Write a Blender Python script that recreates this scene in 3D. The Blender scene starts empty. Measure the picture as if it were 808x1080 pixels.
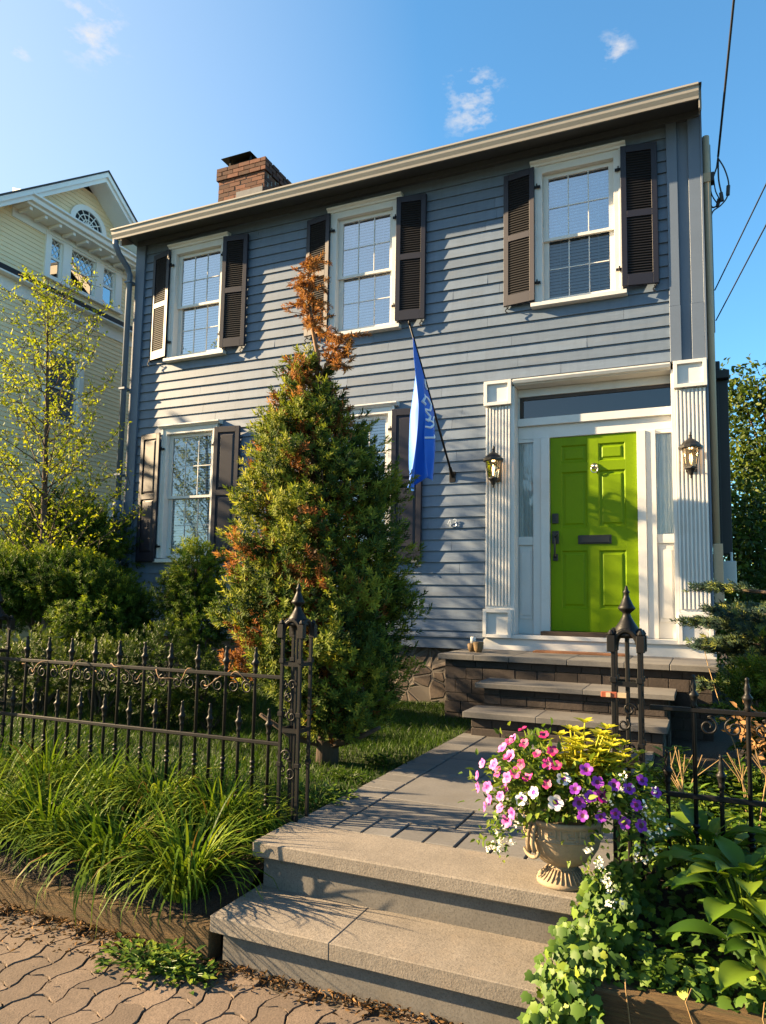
import bpy, bmesh, math, random
import numpy as np
from mathutils import Vector, Matrix
rad = math.radians
random.seed(7); RNG = np.random.default_rng(7)
S = bpy.context.scene
COL = S.collection

# ---------------------------------------------------------------- camera
cam = bpy.data.cameras.new('camera'); camo = bpy.data.objects.new('camera', cam); COL.objects.link(camo)
R_ = (0.91478408, 0.40357025, 0.0173536); U_ = (0.02281171, -0.09450447, 0.99526305); F_ = (-0.40329855, 0.91005492, 0.09565732)
camo.matrix_world = Matrix(((R_[0], U_[0], -F_[0], 1.00937), (R_[1], U_[1], -F_[1], -7.55364), (R_[2], U_[2], -F_[2], 0.26103), (0, 0, 0, 1)))
cam.sensor_fit = 'HORIZONTAL'; cam.sensor_width = 36; cam.lens = 36*762.82/808; cam.shift_y = 20.72/808
cam.clip_start = 0.05; cam.clip_end = 2000
S.camera = camo

# ---------------------------------------------------------------- sky, sun, exposure
SUN_EL, SUN_AZ = 22.5, 75.0            # azimuth measured from the facade normal, towards the left
tosun = Vector((-math.sin(rad(SUN_AZ))*math.cos(rad(SUN_EL)), -math.cos(rad(SUN_AZ))*math.cos(rad(SUN_EL)), math.sin(rad(SUN_EL))))
W = bpy.data.worlds.new('World'); S.world = W; W.use_nodes = True
wt = W.node_tree; wt.nodes.clear()
wo = wt.nodes.new('ShaderNodeOutputWorld'); bg = wt.nodes.new('ShaderNodeBackground')
sky = wt.nodes.new('ShaderNodeTexSky'); sky.sky_type = 'NISHITA'; sky.sun_disc = False
sky.sun_elevation = rad(SUN_EL); sky.sun_rotation = math.atan2(tosun.x, tosun.y) % (2*math.pi)
sky.air_density = 1.0; sky.dust_density = 0.6; sky.ozone_density = 2.5; sky.altitude = 50
bg.inputs['Strength'].default_value = 0.0515
def wmath(op, a, b=None, clamp=False):
    n = wt.nodes.new('ShaderNodeMath'); n.operation = op; n.use_clamp = clamp
    for i, v in enumerate((a, b)):
        if v is None: continue
        if isinstance(v, (int, float)): n.inputs[i].default_value = v
        else: wt.links.new(v, n.inputs[i])
    return n.outputs[0]
tc = wt.nodes.new('ShaderNodeTexCoord')
nz = wt.nodes.new('ShaderNodeTexNoise'); nz.inputs['Scale'].default_value = 38; nz.inputs['Detail'].default_value = 7; nz.inputs['Roughness'].default_value = .62
wmap = wt.nodes.new('ShaderNodeMapping'); wmap.inputs['Scale'].default_value = (.8, .8, 1.6)
wt.links.new(tc.outputs['Generated'], wmap.inputs['Vector']); wt.links.new(wmap.outputs[0], nz.inputs['Vector'])
tot = None
for d, r0, k in (((-.588, .532, .609), .05, .9), ((-.235, .774, .589), .055, .9), ((-.077, .786, .613), .03, .7), ((-.65, .496, .576), .02, .7), ((-.9, -.3, .3), .5, .5), ((.3, -.85, .45), .6, .45)):
    vm = wt.nodes.new('ShaderNodeVectorMath'); vm.operation = 'DISTANCE'; vm.inputs[1].default_value = d
    wt.links.new(tc.outputs['Generated'], vm.inputs[0])
    m = wmath('MULTIPLY', wmath('SUBTRACT', 1.0, wmath('DIVIDE', vm.outputs['Value'], r0), True), k)
    tot = m if tot is None else wmath('MAXIMUM', tot, m)
cl = wmath('MULTIPLY', wmath('SUBTRACT', wmath('ADD', nz.outputs['Fac'], wmath('MULTIPLY', tot, .30)), .62), 3.0, True)
cl = wmath('MULTIPLY', cl, wmath('MULTIPLY', tot, 2.0, True))
mx = wt.nodes.new('ShaderNodeMix'); mx.data_type = 'RGBA'
skm = wt.nodes.new('ShaderNodeMix'); skm.data_type = 'RGBA'; skm.blend_type = 'MULTIPLY'; skm.inputs[0].default_value = 1.0
wt.links.new(sky.outputs[0], skm.inputs[6]); skm.inputs[7].default_value = (.64, 1.06, 1.14, 1)
dt = wt.nodes.new('ShaderNodeVectorMath'); dt.operation = 'DOT_PRODUCT'; dt.inputs[1].default_value = (-math.sin(rad(SUN_AZ)), -math.cos(rad(SUN_AZ)), -.1); wt.links.new(tc.outputs['Generated'], dt.inputs[0])
gl = wmath('MULTIPLY', wmath('DIVIDE', wmath('SUBTRACT', dt.outputs['Value'], .02), .5, True), .55)   # bright veil of the sky on the sun's side
skg = wt.nodes.new('ShaderNodeMix'); skg.data_type = 'RGBA'; wt.links.new(gl, skg.inputs[0]); wt.links.new(skm.outputs[2], skg.inputs[6]); skg.inputs[7].default_value = (2.9, 3.0, 3.15, 1)
wt.links.new(cl, mx.inputs[0]); wt.links.new(skg.outputs[2], mx.inputs[6]); mx.inputs[7].default_value = (3.1, 3.0, 2.95, 1)
wt.links.new(mx.outputs[2], bg.inputs['Color']); wt.links.new(bg.outputs[0], wo.inputs['Surface'])
sun = bpy.data.lights.new('sun', 'SUN'); sun.energy = 5.0; sun.angle = rad(.6); sun.color = (1.0, .73, .42)
suno = bpy.data.objects.new('sun', sun); COL.objects.link(suno); suno.rotation_euler = tosun.to_track_quat('Z', 'Y').to_euler()
suno.location = (-20, -10, 20)
S.view_settings.view_transform = 'Standard'; S.view_settings.look = 'None'; S.view_settings.gamma = 1
S.view_settings.use_curve_mapping = False; S.view_settings.exposure = 2.54

# ---------------------------------------------------------------- helpers: objects
ORG = {}
def thing(name, label, cat, loc=(0, 0, 0), group=None):
    o = bpy.data.objects.new(name, None); COL.objects.link(o); o.location = loc; o.empty_display_size = .1
    ORG[o.name] = Vector(loc); o['label'] = label; o['category'] = cat
    if group: o['group'] = group
    return o
def tag(o, label, cat, group=None):
    o['label'] = label; o['category'] = cat
    if group: o['group'] = group
    return o
def structure(o): o['kind'] = 'structure'; return o
def stuff(o): o['kind'] = 'stuff'; return o
def copy_tree(o, parent=None):
    c = o.copy(); COL.objects.link(c)
    if parent is not None: c.parent = parent
    for ch in list(o.children): copy_tree(ch, c)
    return c
def link_mesh(name, me, mats, parent=None, origin=None):
    for m in (mats if isinstance(mats, (list, tuple)) else [mats]): me.materials.append(m)
    o = bpy.data.objects.new(name, me); COL.objects.link(o)
    if parent is not None:
        o.parent = parent; ORG[o.name] = ORG[parent.name].copy()
    else:
        o.location = origin if origin is not None else (0, 0, 0); ORG[o.name] = Vector(o.location)
    return o
class MB:
    def __init__(s): s.v = []; s.f = []; s.m = []; s.t = []
    def add(s, vs, fs, mi=0, tint=None):
        b = len(s.v); s.v += [tuple(p) for p in vs]
        t = random.random() if tint is None else tint
        for f in fs: s.f.append(tuple(b+i for i in f)); s.m.append(mi); s.t.append(t)
    def box(s, x0, x1, y0, y1, z0, z1, mi=0, tint=None):
        s.add([(x0, y0, z0), (x1, y0, z0), (x1, y1, z0), (x0, y1, z0), (x0, y0, z1), (x1, y0, z1), (x1, y1, z1), (x0, y1, z1)],
              [(0, 3, 2, 1), (4, 5, 6, 7), (0, 1, 5, 4), (1, 2, 6, 5), (2, 3, 7, 6), (3, 0, 4, 7)], mi, tint)
    def obox(s, c, sz, M, mi=0, tint=None):
        c = Vector(c); vs = []
        for dz in (-.5, .5):
            for dx, dy in ((-.5, -.5), (.5, -.5), (.5, .5), (-.5, .5)): vs.append(c+M@Vector((dx*sz[0], dy*sz[1], dz*sz[2])))
        s.add(vs, [(0, 3, 2, 1), (4, 5, 6, 7), (0, 1, 5, 4), (1, 2, 6, 5), (2, 3, 7, 6), (3, 0, 4, 7)], mi, tint)
    def extrude(s, pts, vec, mi=0, tint=None):
        n = len(pts); vec = Vector(vec)
        vs = [Vector(p) for p in pts]; vs += [p+vec for p in vs]
        fs = [tuple(range(n-1, -1, -1)), tuple(range(n, 2*n))]+[(i, (i+1) % n, n+(i+1) % n, n+i) for i in range(n)]
        s.add(vs, fs, mi, tint)
    def poly(s, pts, mi=0, tint=None): s.add(pts, [tuple(range(len(pts)))], mi, tint)
    def tube(s, pts, r, n=6, mi=0, tint=None, cap=True):
        pts = [Vector(p) for p in pts]; k = len(pts); rr = r if isinstance(r, (list, tuple)) else [r]*k
        vs = []; prev = None
        for i, p in enumerate(pts):
            d = (pts[min(i+1, k-1)]-pts[max(i-1, 0)])
            d = d.normalized() if d.length > 1e-9 else Vector((0, 0, 1))
            a = prev if prev is not None else (Vector((1, 0, 0)) if abs(d.x) < .9 else Vector((0, 1, 0)))
            a = (a-d*a.dot(d)); a = a.normalized() if a.length > 1e-6 else d.orthogonal().normalized()
            b = d.cross(a); prev = a
            for j in range(n):
                t = 2*math.pi*j/n; vs.append(p+(a*math.cos(t)+b*math.sin(t))*rr[i])
        fs = [(i*n+j, i*n+(j+1) % n, (i+1)*n+(j+1) % n, (i+1)*n+j) for i in range(k-1) for j in range(n)]
        if cap: fs += [tuple(range(n-1, -1, -1)), tuple(range((k-1)*n, k*n))]
        s.add(vs, fs, mi, tint)
    def lathe(s, prof, cx, cy, n=16, mi=0, tint=None, phase=0.0):
        vs = []; k = len(prof)
        for r, z in prof:
            for j in range(n):
                t = 2*math.pi*j/n+phase; vs.append((cx+r*math.cos(t), cy+r*math.sin(t), z))
        fs = [(i*n+j, i*n+(j+1) % n, (i+1)*n+(j+1) % n, (i+1)*n+j) for i in range(k-1) for j in range(n)]
        fs += [tuple(range(n-1, -1, -1)), tuple(range((k-1)*n, k*n))]
        s.add(vs, fs, mi, tint)
    def build(s, name, mats, parent=None, bevel=0, smooth=False, origin=None):
        o_ = ORG[parent.name] if parent is not None else Vector(origin if origin is not None else (0, 0, 0))
        me = bpy.data.meshes.new(name)
        me.from_pydata([(v[0]-o_.x, v[1]-o_.y, v[2]-o_.z) for v in s.v], [], s.f)
        me.polygons.foreach_set('material_index', s.m)
        a = me.attributes.new('tint', 'FLOAT', 'FACE'); a.data.foreach_set('value', s.t)
        bm = bmesh.new(); bm.from_mesh(me); bmesh.ops.recalc_face_normals(bm, faces=bm.faces); bm.to_mesh(me); bm.free()
        if smooth: me.polygons.foreach_set('use_smooth', [True]*len(me.polygons))
        o = link_mesh(name, me, mats, parent, o_)
        if bevel:
            b = o.modifiers.new('bevel', 'BEVEL'); b.width = bevel; b.segments = 1; b.limit_method = 'ANGLE'
        return o
def rotz(a): return Matrix.Rotation(a, 3, 'Z')
def rotx(a): return Matrix.Rotation(a, 3, 'X')
def roty(a): return Matrix.Rotation(a, 3, 'Y')

# fast leaf scattering ------------------------------------------------
def mesh_np(name, V, F, tint, midx=None, smooth=False):
    me = bpy.data.meshes.new(name); n, k = F.shape
    me.vertices.add(len(V)); me.vertices.foreach_set('co', V.astype(np.float32).ravel())
    me.loops.add(n*k); me.loops.foreach_set('vertex_index', F.astype(np.int32).ravel())
    me.polygons.add(n); me.polygons.foreach_set('loop_start', np.arange(0, n*k, k, dtype=np.int32))
    if midx is not None: me.polygons.foreach_set('material_index', midx.astype(np.int32))
    a = me.attributes.new('tint', 'FLOAT', 'FACE'); a.data.foreach_set('value', tint.astype(np.float32))
    if smooth: me.polygons.foreach_set('use_smooth', np.ones(n, dtype=bool))
    me.update(calc_edges=True); me.validate(); return me
def unit(a): return a/np.maximum(np.linalg.norm(a, axis=-1, keepdims=True), 1e-9)
def frames(N, roll=None):
    """matrices whose local z is N, with random roll"""
    n = len(N); N = unit(N); ref = unit(RNG.normal(size=(n, 3))); X = unit(np.cross(ref, N)); Y = np.cross(N, X)
    return np.stack([X, Y, N], axis=2)
def frames_zy(Yd, Zd):
    """local y along Yd (leaf length), local z as near to Zd as possible"""
    Yd = unit(Yd); X = unit(np.cross(Yd, Zd)); Z = np.cross(X, Yd)
    return np.stack([X, Yd, Z], axis=2)
def scatter(TV, TF, P, M, sc, tint, midx=None):
    TV = np.asarray(TV, float); TF = np.asarray(TF, int); n = len(P); k = len(TV)
    sc = np.asarray(sc, float).reshape(n, 1, 1)
    V = np.einsum('nij,kj->nki', M, TV)*sc+np.asarray(P)[:, None, :]
    F = TF[None]+(np.arange(n)*k)[:, None, None]
    t = np.repeat(tint, len(TF)); mi = None if midx is None else np.repeat(midx, len(TF))
    return V.reshape(-1, 3), F.reshape(-1, TF.shape[1]), t, mi
def leaf_obj(name, parts, mats, parent=None, origin=None, smooth=False):
    Vs = []; Fs = []; Ts = []; Ms = []; b = 0
    for V, F, t, mi in parts:
        Vs.append(V); Fs.append(F+b); Ts.append(t); Ms.append(np.zeros(len(F), int) if mi is None else mi); b += len(V)
    o_ = np.array(ORG[parent.name] if parent is not None else (origin if origin is not None else (0, 0, 0)))
    me = mesh_np(name, np.concatenate(Vs)-o_, np.concatenate(Fs), np.concatenate(Ts), np.concatenate(Ms), smooth)
    return link_mesh(name, me, mats, parent, Vector(o_))
# templates (quads)
def t_leaf(w=.5, fold=.12, droop=.1):   # pointed oval leaf, length 1 along y, folded along the midrib
    V = [(0, 0, 0), (w*.42, .28, fold), (w*.38, .62, fold-droop*.5), (0, 1, -droop), (-w*.38, .62, fold-droop*.5), (-w*.42, .28, fold), (0, .3, 0), (0, .64, -droop*.35)]
    return V, [(0, 1, 6, 5)][:0]+[(0, 1, 2, 7), (0, 7, 4, 5), (7, 2, 3, 4)]
def t_blade_sprig(n=12, L=.42, w=.1, seed=0, spread=.95):   # short shoot of needle blades, length ~1
    r = random.Random(seed); V = []; F = []
    for i in range(n):
        t = .12+.88*i/n; a = i*2.4+r.uniform(-.3, .3); out = spread*(1.05-.55*t)
        d = Vector((math.cos(a)*math.sin(out), math.sin(a)*math.sin(out), math.cos(out))); base = Vector((0, 0, t*.62)); s = d.cross(Vector((0, 0, 1))).normalized()*w*.5
        ln = L*r.uniform(.8, 1.15); b = len(V)
        V += [base-s*.5, base+s*.5, base+d*ln*.6+s, base+d*ln]; F.append((b, b+1, b+2, b+3))
    return [tuple(v) for v in V], F
def t_round(n=5, cup=.1):  # ivy / palmate leaf as fan of quads
    V = [(0, 0, 0)]; pts = [(-.22, -.10), (-.50, .10), (-.42, .36), (-.46, .62), (-.20, .68), (0, .98), (.20, .68), (.46, .62), (.42, .36), (.5, .10), (.22, -.10)]
    V += [(x, y, -cup*(x*x*4+abs(y-.4))) for x, y in pts]
    F = [(0, i, i+1, i+2) for i in range(1, 10, 2)]
    return V, F

# ---------------------------------------------------------------- helpers: materials
def nodes_of(name):
    m = bpy.data.materials.new(name); m.use_nodes = True; nt = m.node_tree
    return m, nt, nt.nodes['Principled BSDF'], nt.nodes['Material Output']
def N(nt, t, **kw):
    n = nt.nodes.new(t)
    for k, v in kw.items(): setattr(n, k, v)
    return n
def noise(nt, vec, scale, detail=4, rough=.6):
    n = N(nt, 'ShaderNodeTexNoise'); n.inputs['Scale'].default_value = scale; n.inputs['Detail'].default_value = detail; n.inputs['Roughness'].default_value = rough
    if vec is not None: nt.links.new(vec, n.inputs['Vector'])
    return n.outputs['Fac']
def ramp(nt, fac, stops):
    r = N(nt, 'ShaderNodeValToRGB'); nt.links.new(fac, r.inputs[0]); e = r.color_ramp.elements
    while len(e) < len(stops): e.new(.5)
    for i, (p, c) in enumerate(stops): e[i].position = p; e[i].color = (*c, 1) if len(c) == 3 else c
    return r.outputs[0]
def mixc(nt, fac, a, b, mode='MIX'):
    m = N(nt, 'ShaderNodeMix', data_type='RGBA', blend_type=mode)
    for i, v in ((0, fac), (6, a), (7, b)):
        if isinstance(v, (int, float)): m.inputs[i].default_value = v
        elif isinstance(v, (tuple, list)): m.inputs[i].default_value = (*v, 1) if len(v) == 3 else v
        else: nt.links.new(v, m.inputs[i])
    return m.outputs[2]
def mathn(nt, op, a, b=None):
    n = N(nt, 'ShaderNodeMath', operation=op)
    for i, v in enumerate((a, b)):
        if v is None: continue
        if isinstance(v, (int, float)): n.inputs[i].default_value = v
        else: nt.links.new(v, n.inputs[i])
    return n.outputs[0]
def bump(nt, bsdf, h, strength, dist=.01):
    b = N(nt, 'ShaderNodeBump'); b.inputs['Strength'].default_value = strength; b.inputs['Distance'].default_value = dist
    nt.links.new(h, b.inputs['Height']); nt.links.new(b.outputs[0], bsdf.inputs['Normal'])
def objvec(nt, scale=(1, 1, 1)):
    t = N(nt, 'ShaderNodeTexCoord'); m = N(nt, 'ShaderNodeMapping'); m.inputs['Scale'].default_value = scale
    nt.links.new(t.outputs['Object'], m.inputs[0]); return m.outputs[0]
def tint_at(nt):
    a = N(nt, 'ShaderNodeAttribute', attribute_name='tint'); return a.outputs['Fac']
def sc(c, k): return tuple(min(1, x*k) for x in c)
def surf(name, c, rough=.6, var=.18, scale=6, fine=60, bmp=.15, tintv=0.0, metal=0.0, dirt=None, dirt_amt=.3, stretch=(1, 1, 1), bdist=.004, spec=.4, speck=0.0, speck_scale=150, streak=0.0):
    m, nt, b, o = nodes_of(name); v = objvec(nt, stretch)
    n1 = noise(nt, v, scale, 5); n2 = noise(nt, v, fine, 3)
    col = ramp(nt, n1, [(.25, sc(c, 1-var)), (.75, sc(c, 1+var))])
    col = mixc(nt, .35, col, ramp(nt, n2, [(.3, sc(c, 1-var*1.3)), (.7, sc(c, 1+var*1.2))]))
    if tintv:
        t = tint_at(nt); col = mixc(nt, 1.0, col, ramp(nt, t, [(0, (1-tintv,)*3), (1, (1+tintv,)*3)]), 'MULTIPLY')
    if dirt:
        d = ramp(nt, noise(nt, v, scale*.6, 8, .7), [(.52, (0, 0, 0)), (.7, (1, 1, 1))])
        col = mixc(nt, mathn(nt, 'MULTIPLY', d, dirt_amt), col, dirt)
    if streak:
        k3 = ramp(nt, noise(nt, objvec(nt, (7, 7, .55)), 1.6, 6, .7), [(.46, (0, 0, 0)), (.72, (1, 1, 1))]); col = mixc(nt, mathn(nt, 'MULTIPLY', k3, streak), col, sc(c, .55))
        k4 = ramp(nt, noise(nt, objvec(nt, (1.2, 1.2, 6)), 2.2, 7, .72), [(.55, (0, 0, 0)), (.7, (1, 1, 1))]); col = mixc(nt, mathn(nt, 'MULTIPLY', k4, streak), col, sc(c, 1.5))
    if speck:
        k = ramp(nt, noise(nt, v, speck_scale, 2, .5), [(.34, (1, 1, 1)), (.46, (0, 0, 0))]); col = mixc(nt, mathn(nt, 'MULTIPLY', k, speck), col, sc(c, .35))
        k2 = ramp(nt, noise(nt, v, speck_scale*.37, 6, .75), [(.40, (1, 1, 1)), (.55, (0, 0, 0))]); col = mixc(nt, mathn(nt, 'MULTIPLY', k2, speck*.6), col, sc(c, .62))
    nt.links.new(col, b.inputs['Base Color'])
    b.inputs['Roughness'].default_value = rough; b.inputs['Metallic'].default_value = metal; b.inputs['Specular IOR Level'].default_value = spec
    if bmp: bump(nt, b, mixc(nt, .5, n1, n2), bmp, bdist)
    return m
def leafmat(name, stops, rough=.6, trans=.3, tcol=1.5, spec=.16):
    m, nt, b, o = nodes_of(name); col = ramp(nt, tint_at(nt), stops)
    nt.links.new(col, b.inputs['Base Color']); b.inputs['Roughness'].default_value = rough; b.inputs['Specular IOR Level'].default_value = spec
    tr = N(nt, 'ShaderNodeBsdfTranslucent'); c2 = mixc(nt, 1.0, col, (tcol*1.05, tcol*1.1, tcol*.5), 'MULTIPLY'); nt.links.new(c2, tr.inputs[0])
    mx = N(nt, 'ShaderNodeMixShader'); mx.inputs[0].default_value = trans
    nt.links.new(b.outputs[0], mx.inputs[1]); nt.links.new(tr.outputs[0], mx.inputs[2]); nt.links.new(mx.outputs[0], o.inputs[0])
    return m
def glassmat(name, tintc=(.8, .86, .9), refl=.28, bumpy=.07):
    m, nt, b, o = nodes_of(name); nt.nodes.remove(b)
    g = N(nt, 'ShaderNodeBsdfGlossy'); g.inputs['Roughness'].default_value = .015; t = N(nt, 'ShaderNodeBsdfTransparent'); t.inputs[0].default_value = (*tintc, 1)
    fr = N(nt, 'ShaderNodeFresnel'); fr.inputs[0].default_value = 1.5
    mx = N(nt, 'ShaderNodeMixShader'); nt.links.new(mathn(nt, 'ADD', fr.outputs[0], refl), mx.inputs[0])
    bp = N(nt, 'ShaderNodeBump'); bp.inputs['Strength'].default_value = bumpy; bp.inputs['Distance'].default_value = .003
    nt.links.new(noise(nt, objvec(nt), 3.0, 1), bp.inputs['Height']); nt.links.new(bp.outputs[0], g.inputs['Normal'])
    nt.links.new(t.outputs[0], mx.inputs[1]); nt.links.new(g.outputs[0], mx.inputs[2]); nt.links.new(mx.outputs[0], o.inputs[0])
    return m
def emit(name, c, s):
    m, nt, b, o = nodes_of(name); b.inputs['Base Color'].default_value = (*c, 1); b.inputs['Emission Color'].default_value = (*c, 1); b.inputs['Emission Strength'].default_value = s
    return m
M = {}
M['siding'] = surf('blue_grey_clapboard_paint', (.096, .130, .182), .55, .14, 3, 90, .14, .11, stretch=(1, 1, 6), dirt=(.13, .14, .15), dirt_amt=.4, streak=.3)
M['trimblue'] = surf('blue_grey_trim_paint', (.086, .113, .158), .5, .08, 3, 60, .08)
M['soffit'] = surf('dark_slate_soffit_paint', (.060, .070, .082), .5, .1, 3, 60, .06)
M['white'] = surf('white_trim_paint', (.52, .515, .50), .42, .05, 5, 70, .06, dirt=(.40, .36, .30), dirt_amt=.35)
M['gutter'] = surf('almond_metal_gutter', (.28, .255, .22), .38, .06, 3, 40, .03, dirt=(.3, .27, .22), dirt_amt=.25)
M['shutter'] = surf('dark_aubergine_shutter_paint', (.012, .0105, .019), .55, .15, 5, 70, .06)
M['louver'] = surf('dark_louver_paint', (.006, .0055, .007), .6, .15, 5, 70, .05)
M['door'] = surf('lime_green_door_paint', (.130, .215, .0006), .45, .09, 3, 40, .05, spec=.12, dirt=(.09, .14, .004), dirt_amt=.35)
M['black'] = surf('black_iron', (.0055, .0052, .0052), .5, .25, 20, 120, .25, dirt=(.018, .009, .005), dirt_amt=.4, spec=.22)
M['lampblack'] = surf('black_lantern_metal', (.012, .012, .012), .4, .2, 20, 100, .1)
M['nickel'] = surf('worn_nickel', (.6, .56, .48), .25, .1, 20, 90, .05, metal=1.0)
M['darkwood'] = surf('dark_brown_threshold', (.035, .022, .015), .5, .2, 8, 80, .1)
M['roof'] = surf('dark_shingle', (.05, .05, .052), .9, .25, 10, 80, .3)
M['brick'] = surf('red_brown_chimney_brick', (.095, .038, .022), .9, .4, 14, 90, .6, .5, dirt=(.08, .05, .04), dirt_amt=.5)
M['mortar'] = surf('grey_mortar', (.26, .23, .20), .9, .2, 20, 90, .3)
M['lead'] = surf('grey_flashing', (.10, .105, .115), .7, .3, 12, 60, .2)
M['moss'] = surf('yellow_green_moss', (.16, .17, .03), .95, .3, 30, 90, .3)
M['bluestone'] = surf('bluestone_slab', (.105, .101, .097), .75, .28, 5, 70, .25, .12, dirt=(.10, .09, .075), dirt_amt=.4)
M['block'] = surf('brown_grey_wall_block', (.034, .026, .022), .9, .4, 12, 70, .6, .3, bdist=.008)
M['concrete'] = surf('cast_concrete_tread', (.168, .146, .121), .9, .32, 7, 130, .8, .05, speck=.55, dirt=(.19, .15, .11), dirt_amt=.55)
M['riser'] = surf('grey_riser_stone', (.118, .108, .095), .9, .3, 5, 120, .3, .05, dirt=(.11, .088, .06), dirt_amt=.6, speck=.5)
M['paver'] = surf('pink_tan_paver', (.118, .087, .064), .95, .34, 9, 140, .8, .30, dirt=(.10, .07, .048), dirt_amt=.5, speck=.5)
M['joint'] = surf('dark_joint_sand', (.055, .045, .033), .98, .3, 30, 120, .4)
M['timber'] = surf('weathered_timber', (.105, .064, .024), .95, .6, 5, 36, 1.0, .1, stretch=(.55, 10, 17), dirt=(.05, .05, .013), dirt_amt=.85, bdist=.012, speck=.6, speck_scale=22)
M['soil'] = surf('dark_mulch_soil', (.026, .017, .011), 1.0, .45, 12, 90, 1.0, bdist=.02)
M['lawnsoil'] = surf('lawn_earth', (.035, .05, .014), 1.0, .35, 10, 80, .8, bdist=.02)
M['farground'] = surf('far_ground', (.07, .085, .04), 1.0, .3, 2, 40, .4)
M['asphalt'] = surf('asphalt', (.05, .05, .05), .95, .2, 6, 150, .4)
M['kerb'] = surf('granite_kerb', (.32, .31, .29), .85, .15, 8, 120, .3)
M['cream'] = surf('cream_clapboard_paint', (.88, .70, .43), .6, .06, 3, 60, .08, .05, stretch=(1, 1, 5))
M['creamwhite'] = surf('white_neighbour_trim', (.82, .79, .73), .5, .05, 4, 50, .05)
M['blind'] = surf('white_blind_slat', (.72, .77, .82), .55, .05, 4, 40, .02)
M['curtain'] = surf('pale_curtain', (.62, .64, .62), .8, .1, 6, 60, .1)
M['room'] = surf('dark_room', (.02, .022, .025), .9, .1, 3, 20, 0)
M['glass'] = glassmat('window_glass', (.66, .82, .96), .48)
M['glassd'] = glassmat('dim_glass', (.42, .47, .5), .07)
M['glassc'] = glassmat('sidelight_glass', (.86, .90, .92), .06)
M['glasslow'] = glassmat('front_window_glass', (.74, .80, .84), .22, .2)
M['lampglass'] = glassmat('lantern_glass', (.92, .85, .72), .05)
M['bulb'] = emit('warm_bulb', (1, .62, .26), 2.6)
M['flag'] = surf('royal_blue_flag_cloth', (.014, .115, .52), .6, .1, 8, 200, .05)
M['flagwhite'] = surf('white_flag_print', (.72, .75, .8), .6, .03, 8, 80, 0)
M['urn'] = surf('aged_cast_stone', (.25, .185, .115), .85, .2, 10, 120, .4, dirt=(.17, .13, .085), dirt_amt=.5)
M['bark'] = surf('brown_bark', (.065, .045, .032), .95, .4, 14, 60, .8, stretch=(1, 1, .3), bdist=.01)
M['twig'] = surf('dead_twig', (.16, .095, .05), .9, .3, 14, 60, .3)
M['straw'] = surf('dry_stem', (.17, .11, .045), .9, .3, 14, 60, .3)
M['tan'] = surf('tan_conduit_paint', (.40, .29, .18), .6, .1, 5, 60, .05)
M['meter'] = surf('grey_meter_box', (.42, .42, .41), .45, .08, 5, 60, .03)
M['wire'] = surf('black_cable', (.012, .012, .013), .5, .1, 5, 60, 0)
M['rust'] = surf('brown_stone_pot', (.11, .07, .03), .7, .3, 12, 60, .3)
M['number'] = surf('pale_metal_numeral', (.55, .57, .6), .35, .05, 5, 60, 0, metal=.5)
M['latch'] = surf('red_paint_latch', (.22, .055, .025), .5, .2, 10, 60, .05)
# foliage
M['conifer'] = leafmat('juniper_needles', [(0, (.015, .032, .012)), (.35, (.050, .080, .016)), (.7, (.16, .18, .022)), (1, (.28, .27, .034))], .65, .28, 1.2, .1)
M['dead'] = leafmat('rust_dead_needles', [(0, (.10, .038, .012)), (.5, (.22, .082, .024)), (1, (.36, .17, .055))], .8, .25, 1.0, .1)
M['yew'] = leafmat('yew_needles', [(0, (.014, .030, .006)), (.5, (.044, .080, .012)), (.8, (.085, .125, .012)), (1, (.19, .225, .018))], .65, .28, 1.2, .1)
M['spring'] = leafmat('spring_leaves', [(0, (.10, .14, .012)), (.5, (.19, .22, .014)), (1, (.33, .32, .02))], .6, .42, 1.25)
M['lily'] = leafmat('strappy_leaves', [(0, (.12, .075, .025)), (.05, (.10, .065, .02)), (.08, (.018, .042, .006)), (.5, (.082, .140, .012)), (.85, (.16, .21, .018)), (1, (.26, .29, .026))], .55, .26, 1.25, .10)
M['grass'] = leafmat('lawn_blades', [(0, (.014, .032, .004)), (.5, (.034, .072, .007)), (1, (.085, .125, .012))], .5, .3, 1.2)
M['ivy'] = leafmat('ivy_leaves', [(0, (.020, .050, .010)), (.55, (.064, .120, .015)), (.85, (.13, .19, .021)), (1, (.19, .23, .025))], .5, .22, 1.2, .2)
M['hosta'] = leafmat('hosta_leaves', [(0, (.03, .075, .008)), (.5, (.075, .135, .011)), (1, (.15, .20, .018))], .45, .30, 1.3, .25)
M['spruce'] = leafmat('blue_spruce_needles', [(0, (.013, .028, .024)), (.5, (.028, .054, .042)), (.8, (.10, .13, .035)), (1, (.22, .22, .04))], .55, .15, 1.1)
M['broad'] = leafmat('broadleaf_foliage', [(0, (.012, .025, .006)), (.5, (.032, .058, .009)), (1, (.10, .13, .015))], .5, .3, 1.2)
M['gold'] = leafmat('golden_leaves', [(0, (.26, .27, .02)), (.5, (.42, .40, .03)), (1, (.55, .48, .05))], .5, .35, 1.1)
M['urnleaf'] = leafmat('petunia_leaves', [(0, (.04, .08, .012)), (.5, (.09, .15, .02)), (1, (.18, .22, .03))], .5, .3, 1.2)
def petal(name, c): return leafmat(name, [(0, sc(c, .75)), (1, sc(c, 1.15))], .55, .35, 1.0, .2)
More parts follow.
